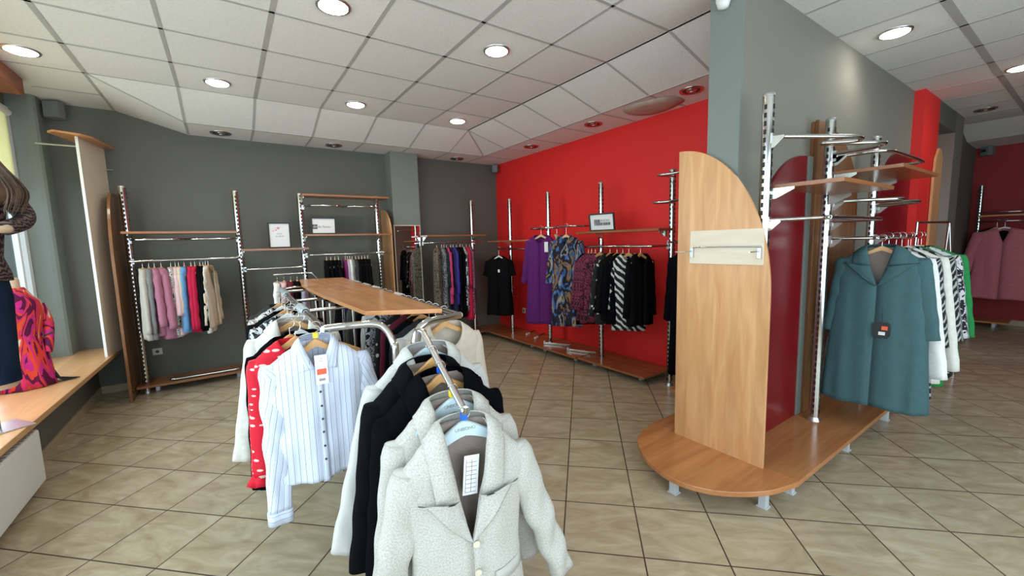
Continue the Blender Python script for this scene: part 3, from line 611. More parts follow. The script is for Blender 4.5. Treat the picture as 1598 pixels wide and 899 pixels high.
# ================================================================== GARMENTS
def interp(keys, z):
    ks = keys
    if z >= ks[0][0]: return ks[0][1:]
    for a, b in zip(ks, ks[1:]):
        if z >= b[0]:
            t = (a[0] - z) / (a[0] - b[0]); t = t * t * (3 - 2 * t) * .5 + t * .5
            return tuple(p + (q - p) * t for p, q in zip(a[1:], b[1:]))
    return ks[-1][1:]
class Cut:
    """shape of one garment; local x across the shoulders, -y its front, z=0 at the neck"""
    def __init__(s, L=.7, sw=.2, nw=.075, chest=None, waist=None, hem=None, d=.05, dn=.03, dh=.06, v=('r', .07), amp=.010, seed=1, sleeve=(.55, 12, .058, .04), wr=1.0, drop=.085, hemcurve=0):
        s.L, s.sw, s.nw, s.v, s.amp, s.seed, s.sleeve, s.wr, s.drop, s.hemcurve = L, sw, nw, v, amp, seed, sleeve, wr, drop, hemcurve
        chest = chest or sw * .95; waist = waist or chest; hem = hem or waist * 1.06
        s.keys = [(0, nw, dn), (-.012, nw + .02, dn + .004), (-drop * .5, nw + (sw - nw) * .55, d * .8), (-drop, sw * .97, d * .95), (-drop - .04, sw, d), (-drop - .12, chest, d), (-L * .55, waist, (d + dh) / 2), (-L, hem, dh)]
        rr = random.Random(seed); s.ph = [rr.uniform(0, 6.3) for _ in range(8)]; s.kx = [rr.uniform(30, 48), rr.uniform(60, 85)]
    def fold(s, x, z):
        g = min(1, max(0, (-z - .08) / (s.L * .8)))
        a = s.amp * (.25 + .75 * g) * (0 if z > -.03 else 1)
        return a * (math.sin(s.kx[0] * x + s.ph[0] + z * 1.5) + .45 * math.sin(s.kx[1] * x + s.ph[1] - z * 3) ) + s.wr * .0014 * (math.sin(38 * z + 14 * x + s.ph[2]) + math.sin(23 * z - 31 * x + s.ph[3]))
    def vhalf(s, z):
        k = s.v[0]
        if k == 'r': dp = s.v[1]; return s.nw * math.sqrt(max(0, 1 - (z / dp) ** 2)) if -z < dp else 0
        if k == 'v': dp = s.v[1]; t = max(0, 1 + z / dp); return s.nw * (t ** .85)
        return 0
    def front(s, x, z):
        w, d = interp(s.keys, z); q = max(0.0, 1 - min(1, abs(x) / w) ** 2.6)
        return -d * q ** .45 + s.fold(x, z) * (q ** .5)
    def body(s, m=None, rows=34, cols=40):
        m = m or MB(); R_ = []; U = []
        for i in range(rows + 1):
            t = i / rows; z = -s.L * (t ** 1.25 if t < 1 else 1); w, d = interp(s.keys, z); v = min(s.vhalf(z), w * .97)
            row = []; uv = []; arc = 0; prev = None; a0 = math.asin(min(1, (v / w))) ; 
            for j in range(cols + 1):
                a = a0 + (2 * PI - 2 * a0) * j / cols
                sn, cs = math.sin(a), math.cos(a)
                x = w * math.copysign(abs(sn) ** .8, sn); 
                if j == 0: x = v
                if j == cols: x = -v
                yy = -d * math.copysign(abs(cs) ** .75, cs); f = s.fold(x, z) * abs(cs) ** .6
                if cs < 0: f = -f * .8 if True else f
                zz = z - (s.hemcurve * (x / w) ** 2 * -1 if t > .999 else 0)
                zz += .006 * math.sin(18 * x + s.ph[4]) * t
                p = Vector((x, yy + f, zz)); arc += (p - prev).length if prev else v; prev = p; row.append(p); uv.append((x if cs > 0 else x + 5, z))
            R_.append(row); U.append(uv)
        n = cols + 1
        m.add([p for r in R_ for p in r], [(i * n + j, (i + 1) * n + j, (i + 1) * n + j + 1, i * n + j + 1) for i in range(rows) for j in range(n - 1)], [u for r in U for u in r], True)
        return m
    def sleeve_mesh(s, side, m=None, rows=20, n=18, ang=None, bend=.0, length=None, fwd=0.0, r=None):
        m = m or MB(); Ln, A_, ra, rb = s.sleeve
        if ang is not None: A_ = ang
        if length: Ln = length
        if r: ra, rb = r
        a = R(A_); rr = random.Random(s.seed + (3 if side > 0 else 7)); ph = [rr.uniform(0, 6) for _ in range(4)]
        sx = s.sw - ra * .62; R_ = []; U = []
        for i in range(rows + 1):
            t = i / rows; q = t * Ln
            ang_ = a + bend * t
            c = Vector((sx + math.sin(a) * q + bend * .25 * t * t * Ln, fwd * t * t, -s.drop - .01 + .018 * (1 - t) - math.cos(a) * q))
            r0 = ra + (rb - ra) * (t ** .8); r0 *= (1 if t > .06 else .82 + 3 * t)
            wr = .0016 * s.wr * (1 - abs(2 * t - 1) * .3)
            row = []; uv = []
            for j in range(n):
                th = 2 * PI * j / n; ux = math.cos(th); uy = math.sin(th)
                f = wr * (math.sin(22 * q * 2 + 3 * ux + ph[0]) + math.sin(35 * q + 2 * uy + ph[1])) + s.amp * .35 * math.sin(3 * th + ph[2]) * t
                x = (r0 + f) * ux; y = (r0 * .62 + f * 2.2) * uy
                p = c + Vector((math.cos(ang_) * x, y, math.sin(ang_) * x)); p.x *= side; row.append(p); uv.append((r0 * th, q))
            R_.append(row); U.append(uv)
        fs = [(i * n + j, (i + 1) * n + j, (i + 1) * n + (j + 1) % n, i * n + (j + 1) % n) for i in range(rows) for j in range(n)]
        m.add([p for r_ in R_ for p in r_], fs, [u for r_ in U for u in r_], True)
        # closed sleeve head
        c = sum(R_[0], Vector()) / n + Vector((-.02 * side, 0, .012))
        m.add(R_[0] + [c], [(j, (j + 1) % n, n) for j in range(n)], U[0] + [(0, 0)], True)
        return m, R_[-1]
    def back_panel(s, top=.03):
        """the inside of the back, seen through the neck opening"""
        m = MB(); vs = []; uv = []; n = 12; k = 14
        dep = (s.v[1] if s.v[0] in 'rv' else .1) + .05
        for i in range(k + 1):
            z = -dep * i / k; w, d = interp(s.keys, z); w = min(w * .9, s.nw * 1.25 + .02)
            for j in range(n + 1):
                x = w * (2 * j / n - 1); vs.append(Vector((x, d * .72 * (1 - (x / max(w, .01)) ** 2 * .35) - .004, z + .004))); uv.append((x, z))
        m.add(vs, [(i * (n + 1) + j, (i + 1) * (n + 1) + j, (i + 1) * (n + 1) + j + 1, i * (n + 1) + j + 1) for i in range(k) for j in range(n)], uv, True)
        return m
    def collar(s, zs, outer, lift=.012, back_fall=.035, stand=.015):
        """band of cloth folded over: front part from z=zs up to the neck, round the back, down again.
        outer(t) -> (x_out, z_out) for t in 0..1 from the front end up to the shoulder"""
        path = []; k = 10
        for i in range(k + 1):
            t = i / k; z = zs * (1 - t); xi = s.vhalf(z); xo, zo = outer(t)
            path.append((Vector((xi, s.front(max(xi, .012), z) - .002, z + stand * t)), Vector((xo, s.front(xo, zo) - lift * .6, zo)), t))
        nb = 12; w0, d0 = s.keys[0][1:]
        xo1, zo1 = outer(1)
        for i in range(1, nb):
            a = PI * i / nb; x = math.cos(a); y = math.sin(a)
            path.append((Vector((s.nw * x, d0 * y * .9 + (1 - y) * s.front(s.nw * .98, 0), stand + .006 * y)), Vector((xo1 * x, (d0 + .022) * y + (1 - y) * (s.front(xo1, zo1) - lift * .6), zo1 * (1 - y) + (-back_fall) * y)), 1))
        mir = [(Vector((-a.x, a.y, a.z)), Vector((-b.x, b.y, b.z)), t) for a, b, t in reversed(path[:k + 1])]
        path += mir; m = MB(); vs = []; uv = []; q = 6
        for idx, (a, b, t) in enumerate(path):
            for j in range(q + 1):
                u = j / q; p = a.lerp(b, u); bulge = math.sin(PI * min(1, u * 1.15)) if u < .87 else 0
                out = Vector((a.x * .3, -.8 if a.y < .01 else .8, .55)); p = p + out.normalized() * lift * bulge
                vs.append(p); uv.append((u * .08, idx * .02))
        m.add(vs, [(i * (q + 1) + j, (i + 1) * (q + 1) + j, (i + 1) * (q + 1) + j + 1, i * (q + 1) + j + 1) for i in range(len(path) - 1) for j in range(q)], uv, True)
        return m
    def lapel(s, side, ztop, zbot, xout, lift=.010, rows=14):
        """lapel between the opening edge and xout(t), t from the top notch (0) to the button (1)"""
        m = MB(); vs = []; uv = []; q = 7
        for i in range(rows + 1):
            t = i / rows; z = ztop + (zbot - ztop) * t; xi = s.vhalf(z); xo, dz = xout(t)
            for j in range(q + 1):
                u = j / q; x = xi + (xo - xi) * u; zz = z + dz * u; x = max(x, .001)
                y = s.front(x, zz) - .003 - lift * math.sin(PI * (.15 + .7 * u)) * (1 - t * .5) - (.008 * (1 - t * .5) if u > .8 else 0)
                vs.append(Vector((x * side, y, zz))); uv.append((x, zz))
        m.add(vs, [(i * (q + 1) + j, (i + 1) * (q + 1) + j, (i + 1) * (q + 1) + j + 1, i * (q + 1) + j + 1) for i in range(rows) for j in range(q)], uv, True)
        return m
def place(o, loc, rz=0, ry=0): o.location = loc; o.rotation_euler = (0, ry, rz); return o

# hangers -----------------------------------------------------------
def hanger(loc, rz, zr, label, kind='wood', hw=.20, clip=None, group=None, ry=0, logo=None, nohook=False, slope=.085):
    """loc = top of the hanger body, zr = height of the rail top above it"""
    t = thing('clothes_hanger', label, 'hanger', loc, rz, group); t.rotation_euler = (0, ry, rz)
    m = MB(); n = 16; hh = {'wood': .034, 'blue': .052, 'white': .022}[kind]; th = {'wood': .009, 'blue': .010, 'white': .006}[kind]
    vs = []
    for i in range(n + 1):
        u = 2 * i / n - 1; x = u * hw; z = -slope * abs(u) ** 1.15 - (0.010 if kind != 'blue' else .0) * (1 - math.cos(min(1, abs(u) * 3) * PI)) / 2
        h = hh * (1 - .55 * abs(u) ** .9)
        for (dy, dz) in ((-th, -.004), (-th * .5, 0), (th * .5, 0), (th, -.004), (th, -h), (-th, -h)): vs.append(Vector((x, dy - .02 * u * u, z + dz)))
    fs = [(i * 6 + j, i * 6 + (j + 1) % 6, (i + 1) * 6 + (j + 1) % 6, (i + 1) * 6 + j) for i in range(n) for j in range(6)] + [tuple(range(6)), tuple(n * 6 + k for k in range(5, -1, -1))]
    m.add(vs, fs, smooth=False); m.obj('hanger_body', M[{'wood': 'hangwood', 'blue': 'hangblue', 'white': 'hangwhite'}[kind]], t)
    if not nohook:
        r = .023; c = Vector((0, 0, zr - r + .004)); pts = [(0, 0, -.01), (0, 0, max(.005, c.z - r - .012))]
        pts += [(-.0 + (r) * math.sin(a) * 1.0, 0, c.z - r * math.cos(a)) for a in [R(x) for x in range(0, 250, 25)]]
        hk_ = T(pts, .0023, 6).obj('hook', M['chrome'], t)
    if clip: B(-.010, .010, -.010, .010, .002, .024).obj('size_cube', M[clip], hk_)
    if logo: text(logo, .016, M['inkgrey'], t, (0, -th - .001, -.028), FR)
    return t

def tagcard(parent, x, y, z, w, h, mat='paper', tilt=0, string=.05):
    B(x - w / 2, x + w / 2, y - .001, y + .001, z - h, z).obj('price_tag', M[mat], parent); T([(x, y, z), (x * .7, y + .003, z + string)], .0006, 4).obj('tag_string', M['black'], parent)

# generic rail garment: one mesh, its own label
def simple(cut, mat, name, label, cat, loc, rz, group=None, sleeves=True, parts=None, sleeve_kw={}):
    m = cut.body(rows=26, cols=32)
    if sleeves:
        for sd in (1, -1): cut.sleeve_mesh(sd, m, rows=12, n=12, **sleeve_kw)
    o = m.obj(name, mat, None, solid=.0025); props(o, label, cat, group); place(o, loc, rz); return o

F = {}
def fb(k, *a, **kw): F[k] = fabric('cloth_' + k, *a, **kw); return F[k]
fb('black', (.006, .006, .007)); fb('blackmat', (.004, .004, .0055), .95, .4, 120); fb('beige', (.48, .38, .28)); fb('greyb', (.42, .38, .33)); fb('grey', (.20, .20, .20)); fb('mauve', (.36, .14, .20), .95, .6, 90)
fb('skyblue', (.13, .33, .62)); fb('crimson', (.52, .015, .06)); fb('white', (.80, .80, .78)); fb('palepink', (.68, .46, .48)); fb('cream', (.66, .57, .44)); fb('plum', (.18, .02, .11)); fb('burg', (.13, .012, .03)); fb('pinkhot', (.55, .05, .17))
fb('navy', (.02, .02, .07)); fb('blue', (.045, .035, .30)); fb('darkgreen', (.015, .035, .03)); fb('purple', (.10, .012, .125)); fb('teal', (.055, .115, .125), .9, .3, 200); fb('green', (.02, .22, .06)); fb('rose', (.55, .17, .20), .95, .8, 70)
fb('lav', (.45, .42, .52)); fb('charcoal', (.04, .043, .048)); fb('creamtop', (.62, .54, .44)); fb('ivory', (.72, .70, .64)); fb('olive', (.10, .09, .07)); fb('denim', (.012, .022, .045), .8, .6, 300, .3, 12)
F['wool'] = fabric('cloth_light_wool', (.50, .48, .44), .95, .22, 200, .24, 190); F['wool2'] = fabric('cloth_pale_grey_wool', (.57, .565, .54), .95, .25, 200, .08, 240)
F['lining'] = fabric('cloth_taupe_lining', (.30, .24, .21), .5, .1, 60, .05)
F['floral'] = pat('cloth_black_white_floral', 'blob', [(.02, .02, .02), (.65, .62, .58), (.25, .2, .2)], 26)
F['leopard'] = pat('cloth_leopard', 'blob', [(.02, .018, .016), (.22, .17, .12), (.010, .009, .009), (.30, .25, .19), (.01, .01, .01)], 22)
F['zebra'] = pat('cloth_black_white_zebra', 'diag', [(.012, .012, .014), (.38, .38, .36)], 13)
F['bw'] = pat('cloth_black_white_print', 'blob', [(.015, .015, .02), (.6, .6, .62)], 18)
F['bwspot'] = pat('cloth_black_white_spots', 'spot', [(.01, .01, .012), (.62, .60, .55)], 16)
F['redmark'] = pat('cloth_red_white_marks', 'mark', [(.60, .012, .03), (.75, .55, .5)], 17)
F['stripe'] = pat('cloth_blue_white_stripes', 'stripe', [(.66, .71, .83), (.16, .22, .38), (.50, .44, .70)], 46)
F['abstract'] = pat('cloth_abstract_brush', 'brush', [(.03, .08, .22), (.24, .13, .05), (.012, .012, .02), (.015, .012, .02), (.05, .13, .34), (.36, .26, .14), (.01, .01, .02)], 10)
F['maroonp'] = pat('cloth_maroon_print', 'blob', [(.04, .006, .012), (.20, .03, .07), (.02, .004, .008)], 22)
F['blackstripe'] = pat('cloth_black_white_slashes', 'diag', [(.008, .008, .009), (.60, .60, .58)], 8)
F['purpfl'] = pat('cloth_plum_flowers', 'blob', [(.03, .01, .03), (.28, .12, .18), (.015, .01, .02)], 20)
F['scarf'] = pat('cloth_pink_red_swirl', 'brush', [(.10, .005, .04), (.55, .02, .20), (.70, .05, .03), (.12, .005, .05), (.62, .03, .10), (.70, .08, .02), (.62, .52, .42)], 6.5)
F['zebrab'] = pat('cloth_brown_zebra', 'zebra', [(.018, .012, .012), (.14, .09, .08)], 14)
F['darkfl'] = pat('cloth_dark_print', 'blob', [(.01, .012, .02), (.25, .24, .26), (.02, .02, .04)], 20)

def rail_row(items, rail_z, along, fixed, axis, rz0, group_h, where, hk='wood', neck=.075):
    """items: (pos, material, label, kind, Cut kwargs, swivel)"""
    for i, (p, mat, label, name, cat, kw, sv) in enumerate(items):
        x, y = (p, fixed) if axis == 'x' else (fixed, p)
        kw = dict(kw); kw.setdefault('seed', i + 11); sl = kw.pop('sl', True); sk = kw.pop('sk', {}); c = Cut(**kw); rz = rz0 + R(sv)
        zt = rail_z - neck
        hanger((x, y, zt + .012), rz, neck - .012 + .0125 + .004, label[0] if isinstance(label, tuple) else f'{dict(wood="wooden", white="white", blue="pale blue")[hk]} hanger carrying the {label}', hk, min(.19, c.sw * .88), group=group_h)
        simple(c, F[mat], name, (label[1] if isinstance(label, tuple) else label) + ' ' + where, cat, (x, y, zt), rz, None, sl, sleeve_kw=sk)

# left wall sweaters (hang across the rail, edges towards us)
N = 'knitted_top'
rail_row([
 (-.724, 'greyb', 'greige sweater', 'sweater', 'sweater', dict(L=.74, sw=.19, d=.04, dh=.05, sleeve=(.58, 6, .05, .035)), 6),
 (-.675, 'grey', 'grey sweater', 'sweater', 'sweater', dict(L=.74, sw=.19, d=.035, dh=.045, sleeve=(.58, 5, .05, .035)), 4),
 (-.63, 'mauve', 'smaller mauve knit sweater', 'sweater', 'sweater', dict(L=.70, sw=.20, d=.05, dh=.06, sleeve=(.52, 12, .06, .045)), 10),
 (-.575, 'mauve', 'big mauve knit cardigan', 'cardigan', 'cardigan', dict(L=.74, sw=.20, d=.06, dh=.08, sleeve=(.55, 12, .06, .05)), 14),
 (-.495, 'floral', 'black and white floral blouse', 'blouse', 'blouse', dict(L=.74, sw=.18, d=.035, dh=.045, sleeve=(.55, 6, .045, .035)), 4),
 (-.458, 'palepink', 'pale pink blouse with loose sleeves', 'blouse', 'blouse', dict(L=.72, sw=.18, d=.03, dh=.045, sleeve=(.42, 10, .045, .05)), 4),
 (-.430, 'cream', 'cream pink blouse', 'blouse', 'blouse', dict(L=.66, sw=.18, d=.03, dh=.04, sleeve=(.42, 8, .045, .045)), 2),
 (-.382, 'skyblue', 'sky blue blouse', 'blouse', 'blouse', dict(L=.70, sw=.18, d=.035, dh=.07, sleeve=(.60, 8, .045, .035)), -6),
 (-.324, 'crimson', 'crimson top, left one of the red pair,', 'blouse', 'blouse', dict(L=.70, sw=.18, d=.035, dh=.06, sleeve=(.58, 8, .045, .035)), -4),
 (-.290, 'crimson', 'crimson top, right one of the red pair,', 'blouse', 'blouse', dict(L=.70, sw=.18, d=.03, dh=.05, sleeve=(.58, 8, .045, .035)), -6),
 (-.245, 'black', 'black top next to the crimson pair', 'blouse', 'blouse', dict(L=.70, sw=.18, d=.03, dh=.045, sleeve=(.58, 6, .045, .035)), -4),
 (-.218, 'black', 'black top next to the white blouse', 'blouse', 'blouse', dict(L=.70, sw=.18, d=.03, dh=.04, sleeve=(.58, 6, .045, .035)), -5),
 (-.197, 'white', 'narrow white blouse', 'blouse', 'blouse', dict(L=.74, sw=.18, d=.02, dh=.03, sleeve=(.5, 5, .03, .03)), -7),
 (-.172, 'cream', 'beige cardigan at the right end of the row', 'cardigan', 'cardigan', dict(L=.68, sw=.18, d=.03, dh=.05, v=('v', .3), sleeve=(.55, 7, .04, .035)), -16),
], 1.478, 'x', 5.72, 'x', R(90), 'wooden hangers on the left wall rail', 'on the left wall rail')
# tall rack: trousers and blouses
rail_row([(x, m_, lb, nm, ct, dict(L=.52, sw=.15, nw=.06, d=.035, dh=.045, sl=s_, sleeve=(.42, 6, .04, .03), v=('r', .04)), -8) for x, m_, lb, nm, ct, s_ in (
 (1.06, 'black', 'black top first from the left', 'blouse', 'blouse', True), (1.11, 'black', 'black top second from the left', 'blouse', 'blouse', True), (1.16, 'blackmat', 'black top third from the left', 'blouse', 'blouse', True), (1.205, 'black', 'black top just left of the plum one', 'blouse', 'blouse', True),
 (1.29, 'plum', 'plum top', 'blouse', 'blouse', False), (1.318, 'lav', 'pale lavender top', 'blouse', 'blouse', False), (1.346, 'white', 'thin white top', 'blouse', 'blouse', False), (1.375, 'grey', 'grey top', 'blouse', 'blouse', False),
 (1.42, 'charcoal', 'charcoal top', 'blouse', 'blouse', True), (1.46, 'black', 'black top right of the charcoal one', 'blouse', 'blouse', True), (1.50, 'blackmat', 'black top, third from the right end,', 'blouse', 'blouse', True), (1.54, 'black', 'black top, second from the right end,', 'blouse', 'blouse', True), (1.58, 'black', 'black top at the right end', 'blouse', 'blouse', True))],
 1.478, 'x', 5.72, 'x', R(90), 'wooden hangers on the tall rack rail', 'on the tall rack rail')
# back corner dresses
rail_row([
 (2.60, 'leopard', 'leopard print dress', 'dress', 'dress', dict(L=1.05, sw=.18, d=.06, dh=.075, sleeve=(.5, 5, .045, .04)), -24),
 (2.68, 'darkfl', 'dark patterned dress', 'dress', 'dress', dict(L=1.0, sw=.18, d=.045, dh=.07, sleeve=(.5, 6, .05, .035)), -12),
 (2.72, 'darkgreen', 'dark green dress', 'dress', 'dress', dict(L=1.0, sw=.18, d=.035, dh=.05, sleeve=(.5, 6, .05, .035)), -10),
 (2.76, 'pinkhot', 'hot pink long-sleeved dress', 'dress', 'dress', dict(L=.84, sw=.19, d=.035, dh=.045, sleeve=(.62, 4, .05, .035)), -10),
 (2.83, 'navy', 'navy dress', 'dress', 'dress', dict(L=1.05, sw=.18, d=.035, dh=.05, sleeve=(.5, 4, .05, .035)), -8),
 (2.87, 'blue', 'violet blue dress', 'dress', 'dress', dict(L=.86, sw=.19, d=.04, dh=.05, sleeve=(.6, 5, .05, .035)), -10),
 (2.93, 'black', 'black dress right of the violet blue one', 'dress', 'dress', dict(L=1.08, sw=.18, d=.035, dh=.05, sleeve=(.5, 4, .05, .035)), -10),
 (2.99, 'blackmat', 'black dress in the middle of the right half', 'dress', 'dress', dict(L=1.06, sw=.18, d=.035, dh=.05, sleeve=(.5, 4, .05, .035)), -10),
 (3.035, 'bw', 'black and white print dress', 'dress', 'dress', dict(L=.98, sw=.19, d=.03, dh=.04, sleeve=(.55, 5, .045, .035)), -12),
 (3.10, 'crimson', 'long crimson dress', 'dress', 'dress', dict(L=1.12, sw=.19, d=.045, dh=.06, sleeve=(.5, 5, .05, .035)), -14),
 (3.16, 'purpfl', 'plum flowered dress at the right end', 'dress', 'dress', dict(L=1.05, sw=.19, d=.04, dh=.05, sleeve=(.55, 6, .05, .035)), -16),
], 1.595, 'x', 5.72, 'x', R(90), 'wooden hangers on the back corner rail', 'on the back corner rail')

# red wall ----------------------------------------------------------
def worn(loc, rz, zr, cut, mat, name, label, cat, hlabel, kind='wood', group=None, tag=None, sk={}, sleeves=True):
    x, y, z = loc
    h = hanger((x, y, z + .012), rz, zr - z - .012 + .016, hlabel, kind, cut.sw * .9, group=group)
    t = thing(name, label, cat, loc, rz)
    cut.body(rows=34, cols=44).obj('bodice', mat, t, solid=.003)
    cut.back_panel().obj('inside_back', mat, t)
    if sleeves:
        for sd in (1, -1): cut.sleeve_mesh(sd, None, **sk)[0].obj('sleeve', mat, t, solid=.003)
    if tag: tagcard(t, *tag)
    return t
worn((3.45, 3.97, 1.655), R(46), 1.757, Cut(L=.98, sw=.15, nw=.06, d=.012, dh=.016, sleeve=(.4, 3, .02, .02), seed=3), F['beige'], 'dress', 'beige dress seen edge-on between the purple and the brushstroke dresses', 'dress', 'wooden hanger of the beige edge-on dress')
worn((3.50, 5.41, 1.36), R(-50), 1.487, Cut(L=.92, sw=.20, nw=.08, d=.07, dh=.09, hem=.22, sleeve=(.22, 14, .06, .055), v=('r', .06)), F['black'], 'dress', 'short-sleeved black dress alone at the corner end of the red wall', 'dress', 'white plastic hanger of the short black dress by the corner', 'white', tag=(.02, -.09, -.2, .03, .045))
worn((3.42, 4.25, 1.655), R(-60), 1.757, Cut(L=1.17, sw=.20, nw=.09, d=.06, dh=.09, waist=.20, hem=.235, amp=.008, sleeve=(.55, 10, .06, .045), v=('r', .09), seed=4), F['purple'], 'dress', 'plain purple dress with three-quarter sleeves on the red wall', 'dress', 'wooden hanger of the purple dress', tag=(.10, -.085, -.09, .05, .13))
worn((3.38, 3.72, 1.64), R(-62), 1.757, Cut(L=1.10, sw=.19, nw=.06, d=.06, dh=.09, hem=.20, sleeve=(.50, 9, .06, .05), v=('v', .12), seed=8), F['abstract'], 'dress', 'dress with blue, ochre and black brushstroke print on the red wall', 'dress', 'wooden hanger of the brushstroke print dress')
rail_row([
 (3.47, 'blackmat', 'long black dress behind the maroon ones', 'dress', 'dress', dict(L=.84, sw=.17, d=.03, dh=.04, sleeve=(.5, 4, .04, .03)), -15),
 (3.42, 'maroonp', 'maroon print blouse, first of three', 'blouse', 'blouse', dict(L=.78, sw=.19, d=.04, dh=.06, sleeve=(.55, 8, .05, .04)), -22),
 (3.36, 'maroonp', 'maroon print blouse, middle of three', 'blouse', 'blouse', dict(L=.80, sw=.19, d=.04, dh=.06, sleeve=(.55, 8, .05, .04)), -24),
 (3.29, 'maroonp', 'maroon print blouse, nearest of three', 'blouse', 'blouse', dict(L=.78, sw=.20, d=.05, dh=.07, sleeve=(.55, 8, .05, .04)), -30),
 (3.14, 'bwspot', 'black blouse with white dotted sleeves', 'blouse', 'blouse', dict(L=.78, sw=.18, d=.04, dh=.06, sleeve=(.6, 8, .045, .035)), -18),
 (3.04, 'black', 'black jacket left in the black group', 'jacket', 'jacket', dict(L=.72, sw=.19, d=.05, dh=.06, sleeve=(.55, 7, .05, .04)), -20),
 (2.96, 'blackmat', 'black jacket in the middle of the black group', 'jacket', 'jacket', dict(L=.76, sw=.19, d=.05, dh=.06, sleeve=(.55, 7, .05, .04)), -20),
 (2.88, 'blackstripe', 'black blouse with white slanting slashes', 'blouse', 'blouse', dict(L=.82, sw=.18, d=.05, dh=.06, sleeve=(.5, 5, .045, .035)), -40),
 (2.73, 'black', 'black buttoned cardigan nearest the last post', 'cardigan', 'cardigan', dict(L=.74, sw=.17, d=.045, dh=.055, sleeve=(.56, 5, .045, .038), v=('v', .12)), -8),
], 1.495, 'y', 3.50, 'y', R(0), 'wooden hangers on the red wall rail', 'on the red wall rail')
# black coat right of the last post, half behind the wooden end panel
rail(smooth_path([(3.79, 2.60, 1.53), (3.70, 2.50, 1.53), (3.62, 2.40, 1.53), (3.60, 2.05, 1.53)], 5), 'short chrome arm holding the long black coat', [(3.79, 2.60, 1.53)])
c = Cut(L=1.22, sw=.20, d=.07, dh=.09, sleeve=(.6, 5, .06, .045)); worn((3.60, 2.22, 1.455), R(-75), 1.542, c, F['blackmat'], 'coat', 'long black coat half hidden behind the wooden end panel', 'coat', 'wooden hanger of the half-hidden long black coat')

# ================================================================== CENTRE RACK
rk = thing('garment_rack', 'chrome double garment rack with a long wooden top board', 'garment rack', (0, 0, 0))
ZR = 1.235
LA, LB, RA, RB = (.320, 1.90), (.365, 3.98), (.925, 1.80), (1.02, 4.30)
brd = [(.525, 2.0), (.835, 1.81), (.962, 4.43), (.58, 4.55), (.512, 3.9), (.492, 3.3), (.505, 2.6)]
MB().prism(brd, lambda u, v, t: Vector((u, v, t)), ZR + .004, ZR + .026).obj('top_board', M['woodY'], rk, bevel=.002)
for (a, b) in ((LA, LB), (RA, RB)): T([(a[0], a[1], ZR - .016), (b[0], b[1], ZR - .016)], .0155, 14).obj('hanging_bar', M['chrome'], rk)
T([(RA[0] - .035, RA[1] + .03, ZR - .012), (RB[0] - .035, RB[1], ZR - .012)], .010, 10).obj('inner_bar', M['chrome'], rk)
zt_ = ZR - .014
T(smooth_path([(LA[0], LA[1], zt_), (.40, 1.895, zt_), (.52, 1.85, zt_), (.565, 1.825, zt_ - .03), (.588, 1.80, zt_ - .10), (.590, 1.79, zt_ - .2), (.59, 1.79, .08)], 8), .0165, 14).obj('front_frame', M['chrome'], rk)
T(smooth_path([(RA[0], RA[1], zt_), (.83, 1.765, zt_), (.73, 1.735, zt_), (.675, 1.725, zt_ - .03), (.652, 1.72, zt_ - .10), (.65, 1.72, zt_ - .2), (.65, 1.72, .08)], 8), .0165, 14).obj('front_frame', M['chrome'], rk)
T(smooth_path([(LB[0], LB[1], zt_), (.50, 4.03, zt_), (.62, 4.08, zt_ - .06), (.65, 4.1, zt_ - .2), (.65, 4.1, .08)], 8), .0165, 12).obj('rear_frame', M['chrome'], rk)
T(smooth_path([(RB[0], RB[1], zt_), (.88, 4.25, zt_), (.75, 4.2, zt_ - .06), (.72, 4.18, zt_ - .2), (.72, 4.18, .08)], 8), .0165, 12).obj('rear_frame', M['chrome'], rk)
for y, xa, xb in ((3.10, .34, .97), (3.85, .36, 1.0), (2.55, .34, .95)): T([(xa, y, ZR - .02), (xb, y, ZR - .02)], .011, 10).obj('crossbar', M['chrome'], rk)
for x, y in ((.60, 2.55), (.66, 3.1), (.52, 2.8)): T([(x, y, .08), (x, y, ZR - .02)], .010, 10).obj('upright', M['chrome'], rk)
T([(.59, 1.79, .09), (.65, 4.1, .09)], .014, 10).obj('base_bar', M['chrome'], rk); T([(.65, 1.72, .09), (.72, 4.18, .09)], .014, 10).obj('base_bar', M['chrome'], rk)
for y in (1.78, 4.12):
    T([(.30, y, .085), (.98, y, .085)], .014, 10).obj('base_bar', M['chrome'], rk)
    for x in (.32, .96): 
        MB().lathe([(0, 0), (.028, .002), (.036, .03), (.026, .06), (.010, .075)], (x, y, 0), 14).obj('castor', M['black'], rk)
for (a, b, t0, t1) in ((LA, LB, .28, .40), (LA, LB, .78, 1.0), (RA, RB, .36, .42), (RA, RB, .62, .66), (RA, RB, .74, .80), (RA, RB, .9, .95)):
    n_ = 26; prof = []
    for i in range(n_ + 1):
        t_ = t0 + (t1 - t0) * i / n_; prof.append(((a[0] + (b[0] - a[0]) * t_, a[1] + (b[1] - a[1]) * t_, ZR - .016), .0185 + .006 * (i % 2)))
    wm = MB(); m_ = 12
    wm.add([Vector(p) + Vector((q * math.cos(2 * PI * j / m_), 0, q * math.sin(2 * PI * j / m_))) for p, q in prof for j in range(m_)], [(i * m_ + j, i * m_ + (j + 1) % m_, (i + 1) * m_ + (j + 1) % m_, (i + 1) * m_ + j) for i in range(n_) for j in range(m_)], smooth=True)
    wm.obj('hook_spacer', M['spacer'], rk, solid=.002)
